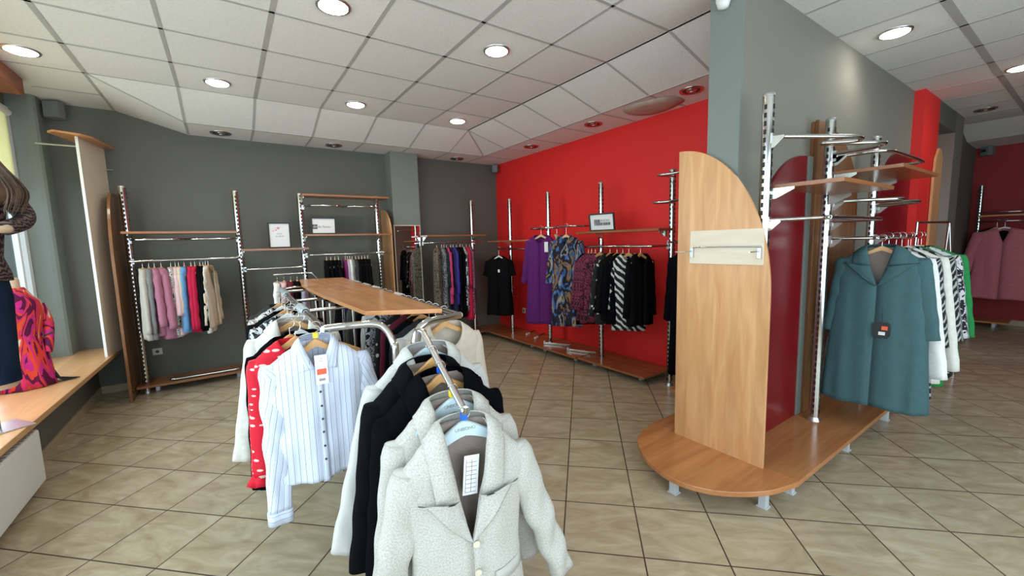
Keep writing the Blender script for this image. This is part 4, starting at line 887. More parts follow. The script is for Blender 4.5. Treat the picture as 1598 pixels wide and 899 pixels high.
# clamp and sloping arm
MB().lathe([(0, -.03), (.022, -.026), (.034, -.01), (.034, .012), (.020, .028), (0, .03)], (.652, 1.70, 1.115), 16).obj('clamp_knob', M['chrome'], rk)
arm0, arm1 = Vector((.665, 1.64, 1.196)), Vector((.617, 1.19, 1.004))
T(smooth_path([(.652, 1.69, 1.115), (.652, 1.675, 1.16), (.657, 1.66, 1.20), (.665, 1.63, 1.198)], 6), .0135, 12).obj('sloping_arm_bend', M['chrome'], rk)
T([(.664, 1.645, 1.202), arm1], .0125, 12).obj('sloping_arm', M['steel'], rk)
T([(arm1.x, 1.19, 1.006), (arm1.x, 1.186, 1.025)], .006, 8).obj('end_pin', M['chrome'], rk)
def armz(y): return 1.004 + .435 * (y - 1.19)
def armx(y): return .617 + .105 * (y - 1.19)

def blazer(loc, rz, cut, mat, label, button_z, pocket=False, tag=False, name='blazer', cat='blazer', ang=(8, 16), peak=.168, notch=-.235, flip=(0, 0), wide=1.0):
    t = thing(name, label, cat, loc, rz)
    cut.body(rows=44, cols=56).obj('jacket_body', mat, t, solid=.004)
    cut.back_panel().obj('lining', F['lining'], t)
    for sd, a in ((1, ang[1]), (-1, ang[0])): cut.sleeve_mesh(sd, None, rows=28, n=22, ang=a)[0].obj('sleeve', mat, t, solid=.004)
    zn = notch; vb = -cut.v[1]
    # collar from the notch round the neck
    def outer(tt):
        z = zn * (1 - tt) + (-.028) * tt
        return (cut.vhalf(zn * (1 - tt)) + (.080 - .018 * tt) * wide, z + .012 * (1 - tt))
    cut.collar(zn, outer, lift=.014, back_fall=.045, stand=.022).obj('collar', mat, t, solid=.004)
    def xo(tt):
        if tt < .12: return (cut.vhalf(zn) + (.02 + (peak - .045) * (tt / .12)) * wide, .042 * (tt / .12))
        u = (tt - .12) / .88; z = zn + (vb - zn) * tt
        return (cut.vhalf(z) + peak * .72 * wide * (1 - u) ** .85 + .004, .042 * (1 - u))
    for sd in (1, -1): cut.lapel(sd, zn, vb, xo, lift=.018, rows=26).obj('lapel', mat, t, solid=.004)
    for bz in button_z:
        m = MB(); y = cut.front(.012, bz) - .008
        k = 14; vs = [Vector((.012 + .012 * math.cos(2 * PI * i / k), y, bz + .012 * math.sin(2 * PI * i / k))) for i in range(k)]; vs2 = [v + Vector((0, -.004, 0)) for v in vs]
        m.add(vs + vs2, [tuple(range(k)), tuple(range(2 * k - 1, k - 1, -1))] + [(i, (i + 1) % k, k + (i + 1) % k, k + i) for i in range(k)]); m.obj('button', M['whitewarm'], t)
    if pocket:
        for sd in (1, -1):
            m = MB(); vs = []
            for i in range(7):
                x = .075 + .115 * i / 6; z0 = -.52 - (.012 if sd > 0 else -.0) * 0 + .018 * i / 6
                for zz in (z0, z0 - .045): vs.append(Vector((x * sd, cut.front(x * sd, zz) - .007, zz)))
            m.add(vs, [(2 * i, 2 * i + 2, 2 * i + 3, 2 * i + 1) for i in range(6)], smooth=True); m.obj('pocket_flap', mat, t, solid=.004)
    if tag:
        B(-.022, .022, -.004, -.002, -.052, -.034).obj('brand_label', M['paper'], t).location = (.0, .03, 0)
        g = B(.004, .058, -.001, .001, -.245, -.105).obj('price_tag', M['paper'], t, bevel=.0008); g.location = (.0, -.020, 0); g.rotation_euler = (0, R(5), 0)
        lm = MB()
        for i in range(8): lm.box(.012, .050, -.0016, -.0010, -.235 + i * .015, -.2338 + i * .015)
        lm.box(.012, .0132, -.0016, -.001, -.235, -.12).box(.032, .0332, -.0016, -.001, -.235, -.12)
        l = lm.obj('tag_print', M['ink'], t); l.location = (.0, -.020, 0); l.rotation_euler = (0, R(5), 0)
    return t
# front pale blazer
y = 1.20; zN = armz(y) - .045
cA = Cut(L=.80, sw=.225, nw=.080, chest=.205, waist=.190, hem=.225, d=.055, dn=.038, dh=.07, v=('v', .385), amp=.009, seed=21, sleeve=(.58, 12, .064, .046), drop=.135, wr=2)
blazer((armx(y) - .008, y, zN), R(-10), cA, F['wool'], 'front pale grey wool blazer with peaked lapels, nearest on the sloping arm', (-.40, -.50), pocket=True, tag=True, ang=(13, 20))
hanger((armx(y), y + .005, zN + .010), R(-8), .045, 'pale blue hanger of the front pale blazer, with blue size cube', 'blue', .15, 'blueclip', 'pale blue hangers on the sloping arm', logo='UNISONO')
y = 1.305; zN = armz(y) - .045
cB = Cut(L=.80, sw=.225, nw=.080, chest=.205, waist=.195, hem=.22, d=.05, dn=.036, dh=.06, v=('v', .33), amp=.005, seed=22, sleeve=(.60, 10, .062, .045), drop=.12)
blazer((armx(y) - .008, y, zN), R(-7), cB, F['wool'], 'second pale wool blazer right behind the front one on the sloping arm', (-.36,), ang=(9, 12))
hanger((armx(y), y + .005, zN + .010), R(-2), .045, 'pale blue hanger of the second pale blazer, with yellow size cube', 'blue', .15, 'yellowclip', 'pale blue hangers on the sloping arm', logo='UNISONO')
# black coats
y = 1.43; zN = armz(y) - .045
cC = Cut(L=.98, sw=.245, nw=.085, chest=.225, hem=.25, d=.06, dn=.04, dh=.075, v=('v', .34), amp=.006, seed=23, sleeve=(.62, 8, .062, .05), drop=.125)
blazer((armx(y), y, zN), R(0), cC, F['blackmat'], 'black wool coat with broad collar behind the pale blazers', (-.38,), name='coat', cat='coat', peak=.16, wide=1.2, ang=(7, 9))
hanger((armx(y), y + .005, zN + .010), 0, .045, 'wooden hanger of the broad-collared black coat, with blue size cube', 'wood', .16, 'blueclip', 'wooden hangers on the sloping arm', logo='')
y = 1.52; zN = armz(y) - .045
cD = Cut(L=.95, sw=.24, nw=.085, chest=.22, hem=.235, d=.055, dn=.04, dh=.06, v=('v', .26), amp=.008, seed=24, sleeve=(.60, 9, .06, .05), drop=.12)
blazer((armx(y) - .03, y, zN - .01), R(3), cD, F['black'], 'rear black coat between the other black coat and the long pale one', (-.34,), name='coat', cat='coat', ang=(9, 6))
hanger((armx(y), y + .005, zN + .012), 0, .045, 'wooden hanger of the rear black coat', 'wood', .16, None, 'wooden hangers on the sloping arm')
y = 1.60; zN = armz(y) - .05
cE = Cut(L=.85, sw=.245, nw=.085, chest=.225, hem=.25, d=.05, dn=.04, dh=.06, v=('v', .28), amp=.008, seed=25, sleeve=(.62, 12, .062, .05), drop=.13)
blazer((armx(y), y, zN), R(0), cE, F['wool2'], 'long pale grey coat hanging last on the sloping arm', (-.36,), name='coat', cat='coat', ang=(16, 14))
hanger((armx(y), y + .005, zN + .008), 0, .05, 'pale blue hanger of the long pale grey coat', 'blue', .15, None, 'pale blue hangers on the sloping arm')

# left bar ------------------------------------------------------------
def barx(y): return LA[0] + (LB[0] - LA[0]) * (y - LA[1]) / (LB[1] - LA[1])
def shirt(loc, rz):
    c = Cut(L=.585, sw=.195, nw=.062, chest=.185, waist=.168, hem=.20, d=.06, dn=.045, dh=.07, v=('v', .12), amp=.012, seed=31, sleeve=(.57, 5, .060, .040), wr=2, drop=.09, hemcurve=.02)
    t = thing('shirt', 'white shirt with thin blue stripes and an orange-stickered tag, front of the left bar', 'shirt', loc, rz)
    c.body(rows=44, cols=56).obj('shirt_body', F['stripe'], t, solid=.002); c.back_panel().obj('inside_back', F['stripe'], t)
    for sd, a, f, ln in ((-1, 3, -.05, .57), (1, 14, .0, .50)):
        m, end = c.sleeve_mesh(sd, None, rows=28, n=22, ang=a, fwd=f, length=ln, r=(.062, .042)); m.obj('sleeve', F['stripe'], t, solid=.002)
        cen = sum(end, Vector()) / len(end); cm = MB(); n = len(end)
        r0 = [cen + (p - cen) * 1.06 for p in end]; r1 = [p + Vector((0, 0, -.055)) for p in r0]
        cm.add(r0 + r1, [(i, (i + 1) % n, n + (i + 1) % n, n + i) for i in range(n)], [(0, j * .003) for j in range(n)] + [(.055, j * .003) for j in range(n)], True); cm.obj('cuff', F['stripe'], t, solid=.003)
    def outer(tt):
        z = -.105 * (1 - tt); return (c.vhalf(z) + .030 + .030 * (1 - tt) ** 1.5, z * .95 - .012)
    c.collar(-.105, outer, lift=.009, back_fall=.03, stand=.024).obj('collar', F['stripe'], t, solid=.002)
    pm = MB(); vs = []
    for i in range(31):
        z = -.125 - (.60 - .135) * i / 30
        for x in (-.014, .014): vs.append(Vector((x, c.front(x, z) - .005, z)))
    pm.add(vs, [(2 * i, 2 * i + 1, 2 * i + 3, 2 * i + 2) for i in range(30)], [(v.x, v.z) for v in vs], True); pm.obj('placket', F['stripe'], t, solid=.002)
    for i in range(7):
        z = -.145 - i * .058; y_ = c.front(.0, z) - .009; k = 10
        vs = [Vector((.005 * math.cos(2 * PI * q / k), y_, z + .005 * math.sin(2 * PI * q / k))) for q in range(k)]; v2 = [v + Vector((0, -.002, 0)) for v in vs]
        MB().add(vs + v2, [tuple(range(k)), tuple(range(2 * k - 1, k - 1, -1))] + [(q, (q + 1) % k, k + (q + 1) % k, k + q) for q in range(k)]).obj('button', M['ink'], t)
    ty = c.front(.02, -.14) - .016; g = B(-.024, .024, -.001, .001, -.17, -.045).obj('price_tag', M['paper'], t, bevel=.0005); g.location = (.010, ty, 0)
    s_ = B(-.018, .018, -.002, -.001, -.128, -.104).obj('orange_sticker', M['orange'], g)
    s2 = MB().box(-.008, .004, -.0018, -.001, -.072, -.070).box(-.006, .006, -.0018, -.001, -.062, -.060).box(-.012, .012, -.0018, -.001, -.155, -.145).obj('tag_print', M['inkgrey'], g)
    B(-.02, .02, .036, .038, -.032, -.020).obj('brand_label', M['inkgrey'], t)
shirt((.282, 1.90, 1.172), R(-4))
hanger((.285, 1.905, 1.184), R(-4), .05, 'wooden hanger of the striped shirt, with yellow size cube', 'wood', .15, 'yellowclip', 'wooden hangers at the front of the left bar')
hanger((.30, 1.98, 1.190), R(4), .05, 'wooden hanger just behind the striped shirt', 'wood', .18, None, 'wooden hangers at the front of the left bar')
c = Cut(L=.60, sw=.175, nw=.07, d=.05, dh=.06, sleeve=(.50, 2, .050, .042), v=('v', .1), seed=33, amp=.008)
tt_ = worn((.225, 2.04, 1.168), R(-6), 1.225, c, F['redmark'], 'blouse', 'red blouse with small white marks and ruffled cuffs behind the striped shirt', 'blouse', 'wooden hanger of the red marked blouse', group='wooden hangers at the front of the left bar', sk=dict(ang=3))
for sd in (-1, 1):
    m = MB(); n = 24; base = Vector((sd * (.175 - .031 + math.sin(R(3)) * .50), 0, -.085 - .50 * math.cos(R(3)) + .01)); vs = []
    for k_, (r_, z_) in enumerate(((.036, .02), (.034, 0), (.05, -.03), (.058, -.055))):
        for i in range(n): a = 2 * PI * i / n; q = r_ * (1 + (.18 * math.sin(6 * a) if k_ > 1 else 0)); vs.append(base + Vector((q * math.cos(a), q * .7 * math.sin(a), z_ + (.006 * math.sin(6 * a) if k_ == 3 else 0))))
    m.add(vs, [(k_ * n + i, k_ * n + (i + 1) % n, (k_ + 1) * n + (i + 1) % n, (k_ + 1) * n + i) for k_ in range(3) for i in range(n)], smooth=True); m.obj('ruffled_cuff', F['redmark'], tt_, solid=.002)
c = Cut(L=.60, sw=.17, nw=.07, d=.04, dh=.05, sleeve=(.60, 2, .045, .04), seed=34); worn((.215, 2.15, 1.160), R(-4), 1.225, c, F['blackmat'], 'blouse', 'black lace-cuffed blouse behind the red marked one', 'blouse', 'wooden hanger of the black lace-cuffed blouse')
cW = Cut(L=.70, sw=.20, nw=.075, chest=.19, hem=.21, d=.055, dn=.04, dh=.065, v=('v', .33), amp=.006, seed=35, sleeve=(.60, 7, .058, .042), drop=.085)
blazer((.262, 2.42, 1.180), R(-6), cW, F['ivory'], 'ivory white blazer halfway along the left bar', (-.35,), ang=(11, 7))
hanger((.27, 2.425, 1.196), R(-8), .045, 'wooden hanger of the ivory blazer', 'wood', .19, None)
for i, (y, mt, nm, ct, lb, L_, sw_) in enumerate((
  (2.30, 'blackmat', 'jacket', 'jacket', 'black jacket in front of the ivory blazer on the left bar', .66, .17), (2.72, 'charcoal', 'jacket', 'jacket', 'charcoal jacket right behind the ivory blazer', .66, .18), (2.95, 'bw', 'blouse', 'blouse', 'black and white print blouse behind the ivory blazer', .70, .20),
  (3.12, 'black', 'blouse', 'blouse', 'black blouse behind the black and white print one', .75, .21), (3.35, 'floral', 'blouse', 'blouse', 'black floral blouse further along the left bar', .72, .20), (3.55, 'charcoal', 'blouse', 'blouse', 'charcoal blouse near the far end of the left bar', .72, .19))):
    c = Cut(L=L_, sw=sw_, nw=.07, d=.045, dh=.055, sleeve=(.58, 6, .05, .04), seed=40 + i, v=('v', .14))
    worn((barx(y) - .05, y, 1.150), R(-6), 1.225, c, F[mt], nm, lb, ct, 'hanger of the ' + lb, 'wood' if i % 2 else 'white')
for i, (y, lb) in enumerate(((2.06, 'first'), (2.10, 'second'), (2.135, 'third'), (2.17, 'fourth'), (2.20, 'fifth'))):
    pass
# rust-brown hangers standing up at the far left end, with pale blouses below
for i, (x, mt, lb) in enumerate(((.40, 'white', 'white blouse at the far left end of the rack'), (.46, 'palepink', 'pale pink blouse at the far end of the rack'), (.52, 'burg', 'burgundy blouse at the far end of the rack'), (.58, 'black', 'black blouse at the far end of the rack'), (.64, 'lav', 'lavender grey blouse at the far end of the rack'))):
    c = Cut(L=.70, sw=.17, nw=.06, d=.03, dh=.04, seed=60 + i, sleeve=(.5, 5, .045, .035)); z_ = 1.235
    hanger((x, 4.72, z_ + .012), R(80), .05, 'rust-coloured wooden hanger of the ' + lb, 'wood', .15, group='hangers at the far end of the rack'); simple(c, F[mt], 'blouse', lb, 'blouse', (x, 4.72, z_), R(80))
props(T(smooth_path([(.37, 4.72, 1.31), (.70, 4.72, 1.31), (.72, 4.6, 1.29), (.72, 4.19, 1.23)], 5), .010, 8).obj('end_rail', M['chrome']), 'chrome rail across the far end of the rack', 'rail')

# right bar -----------------------------------------------------------
def rbx(y): return RA[0] + (RB[0] - RA[0]) * (y - RA[1]) / (RB[1] - RA[1])
cr = [(2.00, 'creamtop', 'top', 'top', 'cream long-sleeved top at the front of the right bar', .66, .20, 0, ('r', .13)), (2.12, 'ivory', 'jacket', 'jacket', 'off-white jacket behind the cream top', .64, .21, -6, ('v', .2)),
      (2.22, 'charcoal', 'jacket', 'jacket', 'dark grey jacket behind the off-white one', .72, .21, -6, ('v', .2)), (2.34, 'black', 'dress', 'dress', 'black dress behind the dark grey jacket', .9, .20, -6, ('v', .2)), (2.45, 'burg', 'dress', 'dress', 'burgundy dress under the wooden top', .85, .20, -6, ('v', .2)),
      (2.58, 'bwspot', 'dress', 'dress', 'black and white spotted dress under the wooden top', .9, .20, -6, ('v', .2)), (2.70, 'darkfl', 'dress', 'dress', 'dark printed dress under the wooden top', .9, .20, -6, ('v', .2)), (2.84, 'bw', 'dress', 'dress', 'black and white print dress under the wooden top', .9, .20, -6, ('v', .2)),
      (3.0, 'white', 'blouse', 'blouse', 'thin white blouse under the wooden top', .6, .19, -6, ('v', .2)), (3.14, 'black', 'dress', 'dress', 'black dress halfway along the right bar', .9, .20, -6, ('v', .2)), (3.3, 'charcoal', 'dress', 'dress', 'charcoal dress on the rear half of the right bar', .9, .20, -6, ('v', .2)),
      (3.46, 'olive', 'dress', 'dress', 'olive brown dress on the rear half of the right bar', .9, .20, -6, ('v', .2)), (3.62, 'navy', 'dress', 'dress', 'navy dress on the rear half of the right bar', .9, .20, -6, ('v', .2)), (3.8, 'blackmat', 'dress', 'dress', 'black dress near the far end of the right bar', .9, .20, -6, ('v', .2)), (4.0, 'black', 'dress', 'dress', 'last black dress at the far end of the right bar', .9, .20, -6, ('v', .2))]
for i, (y, mt, nm, ct, lb, L_, sw_, rz_, v_) in enumerate(cr):
    c = Cut(L=L_, sw=sw_, nw=.09 if i == 0 else .07, d=.055, dh=.07, sleeve=(.58, 9 if i == 0 else 6, .055, .04), seed=80 + i, v=v_, amp=.009)
    t = worn((rbx(y), y, 1.140 if i else 1.150), R(rz_), 1.222, c, F[mt], nm, lb, ct, ('wooden' if i in (0, 3, 4, 5) else 'white plastic') + ' hanger of the ' + lb, 'wood' if i in (0, 3, 4, 5) else 'white')

# ================================================================== PLATFORM
ZP = .135
xe = 2.635
arc = smooth_path([(xe, .925, 0), (2.545, .945, 0), (2.41, .988, 0), (2.255, 1.088, 0), (2.145, 1.212, 0), (2.092, 1.383, 0), (2.147, 1.608, 0), (2.292, 1.80, 0), (2.44, 1.885, 0), (xe, 1.93, 0)], 5)
def feet(t, spots):
    for x, y in spots: B(x - .02, x + .02, y - .022, y + .022, .006, ZP - .03).box(x - .028, x + .028, y - .03, y + .03, 0, .008).obj('foot', M['silver'], t, bevel=.003)
pf0 = thing('display_platform', 'half-round wooden front platform on silver feet before the tall end board', 'platform')
MB().prism([(p.x, p.y) for p in reversed(arc)], lambda u, v, t: Vector((u, v, t)), ZP - .032, ZP).obj('deck', M['woodX'], pf0, bevel=.004); feet(pf0, ((2.16, 1.42), (2.45, 1.03), (2.5, 1.80)))
pf = thing('display_platform', 'long straight wooden platform right of the partition, under the chrome posts', 'platform')
B(xe + .001, 4.80, .925, YP0 - .001, ZP - .032, ZP).obj('deck', M['woodX'], pf, bevel=.002); feet(pf, ((2.72, 1.0), (3.59, .98), (4.44, .96)))
pf2 = thing('display_platform', 'straight wooden platform left of the partition, mostly hidden by the tall end board', 'platform')
B(xe + .001, 3.95, YP1 + .001, 1.93, ZP - .032, ZP).box(3.40, 3.95, 1.93, 2.30, ZP - .032, ZP).obj('deck', M['woodX'], pf2, bevel=.002); feet(pf2, ((2.7, 1.85), (3.6, 1.85)))
# far end block seen beyond the teal coat
B(4.60, 4.80, 1.0, 1.02, ZP, .30).obj('end_stop', M['wood'], pf)
pn = thing('upright_board', 'tall honey-coloured wooden end panel with one rounded top corner', 'panel', (0, 0, 0))
Yl, Yr = 1.725, 1.115
fnp = lambda u, v, t: Vector((t, Yl - u, v))
quarter_panel(fnp, Yl - Yr, 2.155, (Yl - Yr, .95), 2.617, 2.637, n=28).obj('board', M['wood'], pn, bevel=.0015)
bpts = [(1.622, 1.613), (1.158, 1.614), (1.154, 1.396), (1.626, 1.395)]
MB().prism([(a, b) for a, b in bpts], lambda u, v, t: Vector((t, u, v)), 2.606, 2.617).obj('pale_board', M['palewood'], pn)
T([(2.598, 1.598, 1.505), (2.598, 1.165, 1.507)], .005, 8).obj('wire_rail', M['chrome'], pn)
for y in (1.603, 1.172):
    B(2.586, 2.606, y - .011, y + .011, 1.435, 1.50).obj('wire_bracket', M['steel'], pn, bevel=.002)
T([(2.596, 1.172, 1.478), (2.45, 1.16, 1.478)], .004, 8).obj('wire_arm', M['chrome'], pn); T([(2.596, 1.603, 1.478), (2.45, 1.60, 1.478), (2.45, 1.63, 1.478)], .004, 8).obj('wire_arm', M['chrome'], pn)
# panels on the partition
props(MB().prism([(2.93, .14), (3.62, .14), (3.62, 2.15)] + [(3.62 - .69 * math.sin(PI / 2 * k / 24), 1.55 + .60 * math.cos(PI / 2 * k / 24)) for k in range(1, 25)], lambda u, v, t: Vector((u, t, v)), YP0 - .022, YP0 - .001).obj('glossy_panel', M['redgloss']), 'glossy dark red panel with a rounded top on the partition, behind the wooden end panel', 'panel')
props(B(3.63, 3.705, YP0 - .03, YP0, .14, 2.15).obj('edge_strip', M['greylight']), 'narrow grey vertical strip beside the glossy red panel', 'strip')
bp = thing('rear_panel', 'tall brown panel with rounded top behind the chrome posts of the platform', 'panel', (0, 0, 0))
MB().prism([(3.71, .14), (4.74, .14), (4.74, 1.75)] + [(3.98 + .76 * math.cos(PI / 2 * k / 20), 1.75 + .66 * math.sin(PI / 2 * k / 20)) for k in range(1, 21)] + [(3.71, 2.41)], lambda u, v, t: Vector((u, t, v)), YP0 - .024, YP0 - .001).obj('board', M['brown'], bp)
B(3.72, 3.86, YP0 - .05, YP0 - .025, .14, 2.42).obj('front_batten', M['brown'], bp, bevel=.002)
for z in (.75, 1.98):
    for dx in (-.02, .02):
        for dz in (-.02, .02): MB().add(*disc(3.80 + dx, YP0 - .051, z + dz, .008, 'y', 10)).obj('screw', M['steel'], bp)
props(MB().prism([(5.38, .1), (6.40, .1), (6.40, 2.39)] + [(5.9 - .52 * math.sin(PI / 2 * k / 16), 1.87 + .52 * math.cos(PI / 2 * k / 16)) for k in range(0, 17)], lambda u, v, t: Vector((u, t, v)), YP0 - .022, YP0 - .001).obj('glossy_panel', M['redgloss']), 'dark red rounded panel on the partition next to the red pier', 'panel')
props(MB().prism([(6.93, .05), (7.28, .05), (7.28, 2.45), (7.2, 2.55), (7.08, 2.55), (6.97, 2.42), (6.93, 2.2)], lambda u, v, t: Vector((u, t, v)), 1.225, 1.248).obj('pier_panel', M['wood']), 'orange wooden panel with rounded top on the red pier', 'panel')
# shelves and rails of the platform
shelf(2.72, 3.61, .82, 1.17, 1.87, 'brown shelf on the platform posts, left and lower one', [(2.69, 1.17), (3.60, 1.17)], (0, -.26))
shelf(3.70, 4.66, .80, 1.17, 2.02, 'brown shelf on the platform posts, right and higher one', [(3.68, 1.17), (4.64, 1.17)], (0, -.26))
def plat_rail(path, label, posts_):
    t = rail(path, label, [(x, 1.165, z) for x, z in posts_], group='chrome rails on the platform posts', r=.013); brackets(t, [(x, 1.165) for x, z in posts_], (0, -.07), posts_[0][1]); return t
z = 2.14; plat_rail(smooth_path([(2.668, 1.17, z), (2.72, 1.12, z), (3.08, .925, z), (3.18, .89, z), (3.27, .93, z), (3.16, 1.06, z), (3.20, 1.06, z), (3.46, .88, z), (3.55, .87, z), (3.62, .95, z), (3.65, 1.17, z)], 6), 'topmost wavy chrome rail on the platform posts', ((2.668, z), (3.65, z)))
z = 2.12; plat_rail(smooth_path([(3.65, 1.17, z), (3.68, 1.08, z), (3.72, .90, z), (4.1, .88, z), (4.5, .88, z), (4.64, .92, z), (4.68, 1.17, z)], 6), 'upper chrome rail over the higher platform shelf', ((3.65, z), (4.68, z)))
z = 1.80; plat_rail(smooth_path([(3.65, 1.17, z), (3.72, 1.0, z), (3.84, .86, z), (3.93, .85, z), (4.02, .98, z), (4.1, 1.0, z), (4.3, .87, z), (4.40, .85, z), (4.55, .92, z), (4.68, 1.17, z)], 6), 'middle wavy chrome rail under the higher platform shelf', ((3.65, z), (4.68, z)))
z = 1.66; plat_rail(smooth_path([(2.668, 1.17, z), (2.69, 1.08, z), (2.70, .90, z), (2.74, .86, z), (3.4, .86, z), (3.58, .87, z), (3.63, .92, z), (3.65, 1.17, z)], 6), 'chrome rail under the lower platform shelf', ((2.668, z), (3.65, z)))
z = 1.535; plat_rail(smooth_path([(3.65, 1.17, z), (3.66, 1.08, z), (3.68, .93, z), (3.73, .90, z), (4.3, .90, z), (4.60, .90, z), (4.65, .93, z), (4.68, 1.17, z)], 6), 'chrome rail carrying the teal coat', ((3.65, z), (4.68, z)))
# coats on the platform rail (facing us, -x)
RZ = R(-90)
cT = Cut(L=1.13, sw=.225, nw=.075, chest=.235, waist=.27, hem=.30, d=.07, dn=.045, dh=.10, v=('v', .26), amp=.007, seed=51, sleeve=(.53, 9, .075, .065), drop=.085)
tc_ = blazer((3.80, .905, 1.46), RZ + R(4), cT, F['teal'], 'long teal coat with notched lapels and a black price tag, front of the platform rail', (), name='coat', cat='coat', peak=.17, notch=-.12, wide=1.25, ang=(8, 9))
hanger((3.80, .905, 1.478), RZ + R(4), .075, 'wooden hanger of the teal coat', 'wood', .2, None)
g = MB().prism([(-.045, -.055), (-.03, -.065), (.03, -.068), (.048, -.045), (.046, .03), (.03, .045), (-.035, .042), (-.048, .02)], lambda u, v, t: Vector((u, t, v)), -.004, 0).obj('price_tag', M['black'], tc_); g.location = (.045, cT.front(.045, -.57) - .015, -.555)
B(-.015, .02, -.006, -.0045, -.045, -.022).obj('tag_sticker', M['paper'], tc_).location = g.location
B(.0, .032, -.006, -.0045, -.008, .018).obj('tag_sticker', M['orange'], tc_).location = g.location
T([(.045, cT.front(.045, -.5) - .008, -.51), (.04, cT.front(.04, -.4) - .008, -.40)], .0012, 5).obj('tag_string', M['black'], tc_)
for i, (x, mt, nm, lb, L_, sw_, dy, sl_) in enumerate((
  (3.93, 'white', 'blouse', 'white blouse sticking out behind the teal coat', 1.02, .235, 0, .80), (4.02, 'zebra', 'jacket', 'black and white zebra jacket next behind the white blouse', 1.08, .22, -.02, .6), (4.12, 'ivory', 'blouse', 'ivory blouse behind the zebra jacket', .98, .23, -.03, .78),
  (4.24, 'zebra', 'blouse', 'black and white zebra blouse with wide sleeves', .95, .235, -.04, .58), (4.36, 'green', 'dress', 'green dress among the platform garments', 1.05, .215, -.03, .6), (4.47, 'bw', 'dress', 'black and white print dress on the platform rail', 1.0, .22, -.05, .6), (4.57, 'green', 'jacket', 'green jacket last on the platform rail', .95, .24, -.05, .6))):
    c = Cut(L=L_, sw=sw_, nw=.07, d=.05, dh=.07, hem=sw_ * 1.12, sleeve=(sl_, 8, .058, .05), seed=100 + i, v=('v', .12))
    worn((x, .90 + dy, 1.455), RZ + R(3 * (i % 3) - 3), 1.548, c, F[mt], nm, lb, {'blouse': 'blouse', 'jacket': 'jacket', 'dress': 'dress'}[nm], 'hanger of the ' + lb, 'white' if i % 2 else 'wood')
# chrome stand beyond the garments
t = thing('coat_stand', 'slim chrome A-shaped garment stand behind the platform garments', 'stand', (0, 0, 0))
T([(6.4, 1.05, 0), (6.3, .97, 1.66)], .012, 8).obj('leg', M['chrome'], t); T([(6.45, .86, 0), (6.3, .97, 1.66)], .012, 8).obj('leg', M['chrome'], t); T([(6.3, .97, 1.66), (5.6, 1.08, 1.66)], .012, 8).obj('top_bar', M['chrome'], t); T([(5.6, 1.08, 1.66), (5.55, 1.1, 0)], .012, 8).obj('leg', M['chrome'], t)
# far red wall
for z, lb in ((1.84, 'upper chrome bar on the far dark red wall'), (1.70, 'lower chrome bar on the far dark red wall, holding the pink jacket')):
    T_ = rail([(10.22, 1.24, z), (9.98, 1.22, z), (9.98, .62, z), (10.22, .6, z)], lb, [(10.22, 1.24, z)])
shelf_t = shelf(9.95, 10.25, .72, 1.22, 1.80, 'small dark shelf on the far dark red wall', [(10.25, 1.2)], (-.2, 0), 'woodY')
bench(9.95, 10.45, .80, 1.35, .105, 'low brown base shelf on the far dark red wall', 'woodY')
c = Cut(L=1.12, sw=.30, nw=.07, chest=.30, hem=.36, d=.07, dh=.09, v=('v', .22), sleeve=(.66, 14, .09, .075), seed=71, amp=.010)
worn((9.98, .93, 1.60), RZ, 1.712, c, F['rose'], 'jacket', 'dusty pink boxy jacket on the far dark red wall', 'jacket', 'white hanger of the dusty pink jacket', 'white')
c = Cut(L=1.0, sw=.24, d=.06, dh=.08, seed=72); worn((10.06, 1.02, 1.60), R(-86), 1.712, c, F['black'], 'jacket', 'black jacket in the shadow left of the dusty pink one', 'jacket', 'wooden hanger of the shadowed black jacket')

# ================================================================== MANNEQUINS
def loft(m, rings, n=26):
    R_ = []
    for (cx, cy, cz, rx, ry) in rings: R_.append([Vector((cx + rx * math.cos(2 * PI * j / n), cy + ry * math.sin(2 * PI * j / n), cz)) for j in range(n)])
    m.add([p for r in R_ for p in r], [(i * n + j, i * n + (j + 1) % n, (i + 1) * n + (j + 1) % n, (i + 1) * n + j) for i in range(len(R_) - 1) for j in range(n)], [(j * .025, i * .05) for i in range(len(R_)) for j in range(n)], True)
    m.add(R_[0], [tuple(range(n - 1, -1, -1))]); m.add(R_[-1], [tuple(range(n))]); return m
# bust on the ledge with the pink and red dress
bt = thing('dress_form', 'headless bust on the window ledge dressed in a pink, red and cream swirl dress', 'dress form', (-1.39, 4.84, .52), R(28))
bt.scale = (.74, .80, .98)
loft(MB(), [(0, 0, .0, .10, .08), (0, 0, .03, .10, .08), (0, 0, .45, .11, .09), (0, 0, .62, .15, .10), (0, 0, .72, .13, .085), (0, 0, .77, .06, .055), (0, 0, .88, .058, .055), (0, 0, .895, .05, .048)]).obj('bust', M['skin'], bt)
rr = random.Random(2); m = MB(); n = 36; RR_ = []
for (z, rx, ry) in ((.80, .070, .066), (.815, .085, .08), (.79, .10, .09), (.745, .135, .105), (.70, .185, .12), (.64, .20, .125), (.55, .185, .125), (.44, .165, .12), (.40, .16, .118), (.34, .175, .13), (.2, .20, .15), (.08, .215, .165), (.006, .225, .175)):
    g_ = max(0, (.5 - z)) * 2; RR_.append([Vector((rx * (1 + .05 * g_ * math.sin(7 * 2 * PI * j / n + z * 4)) * math.cos(2 * PI * j / n), ry * (1 + .07 * g_ * math.sin(9 * 2 * PI * j / n)) * math.sin(2 * PI * j / n), z)) for j in range(n)])
m.add([p for r in RR_ for p in r], [(i * n + j, i * n + (j + 1) % n, (i + 1) * n + (j + 1) % n, (i + 1) * n + j) for i in range(len(RR_) - 1) for j in range(n)], [(j * .032, z_ * .07) for z_ in range(len(RR_)) for j in range(n)], True)
m.obj('swirl_dress', F['scarf'], bt, solid=.003)
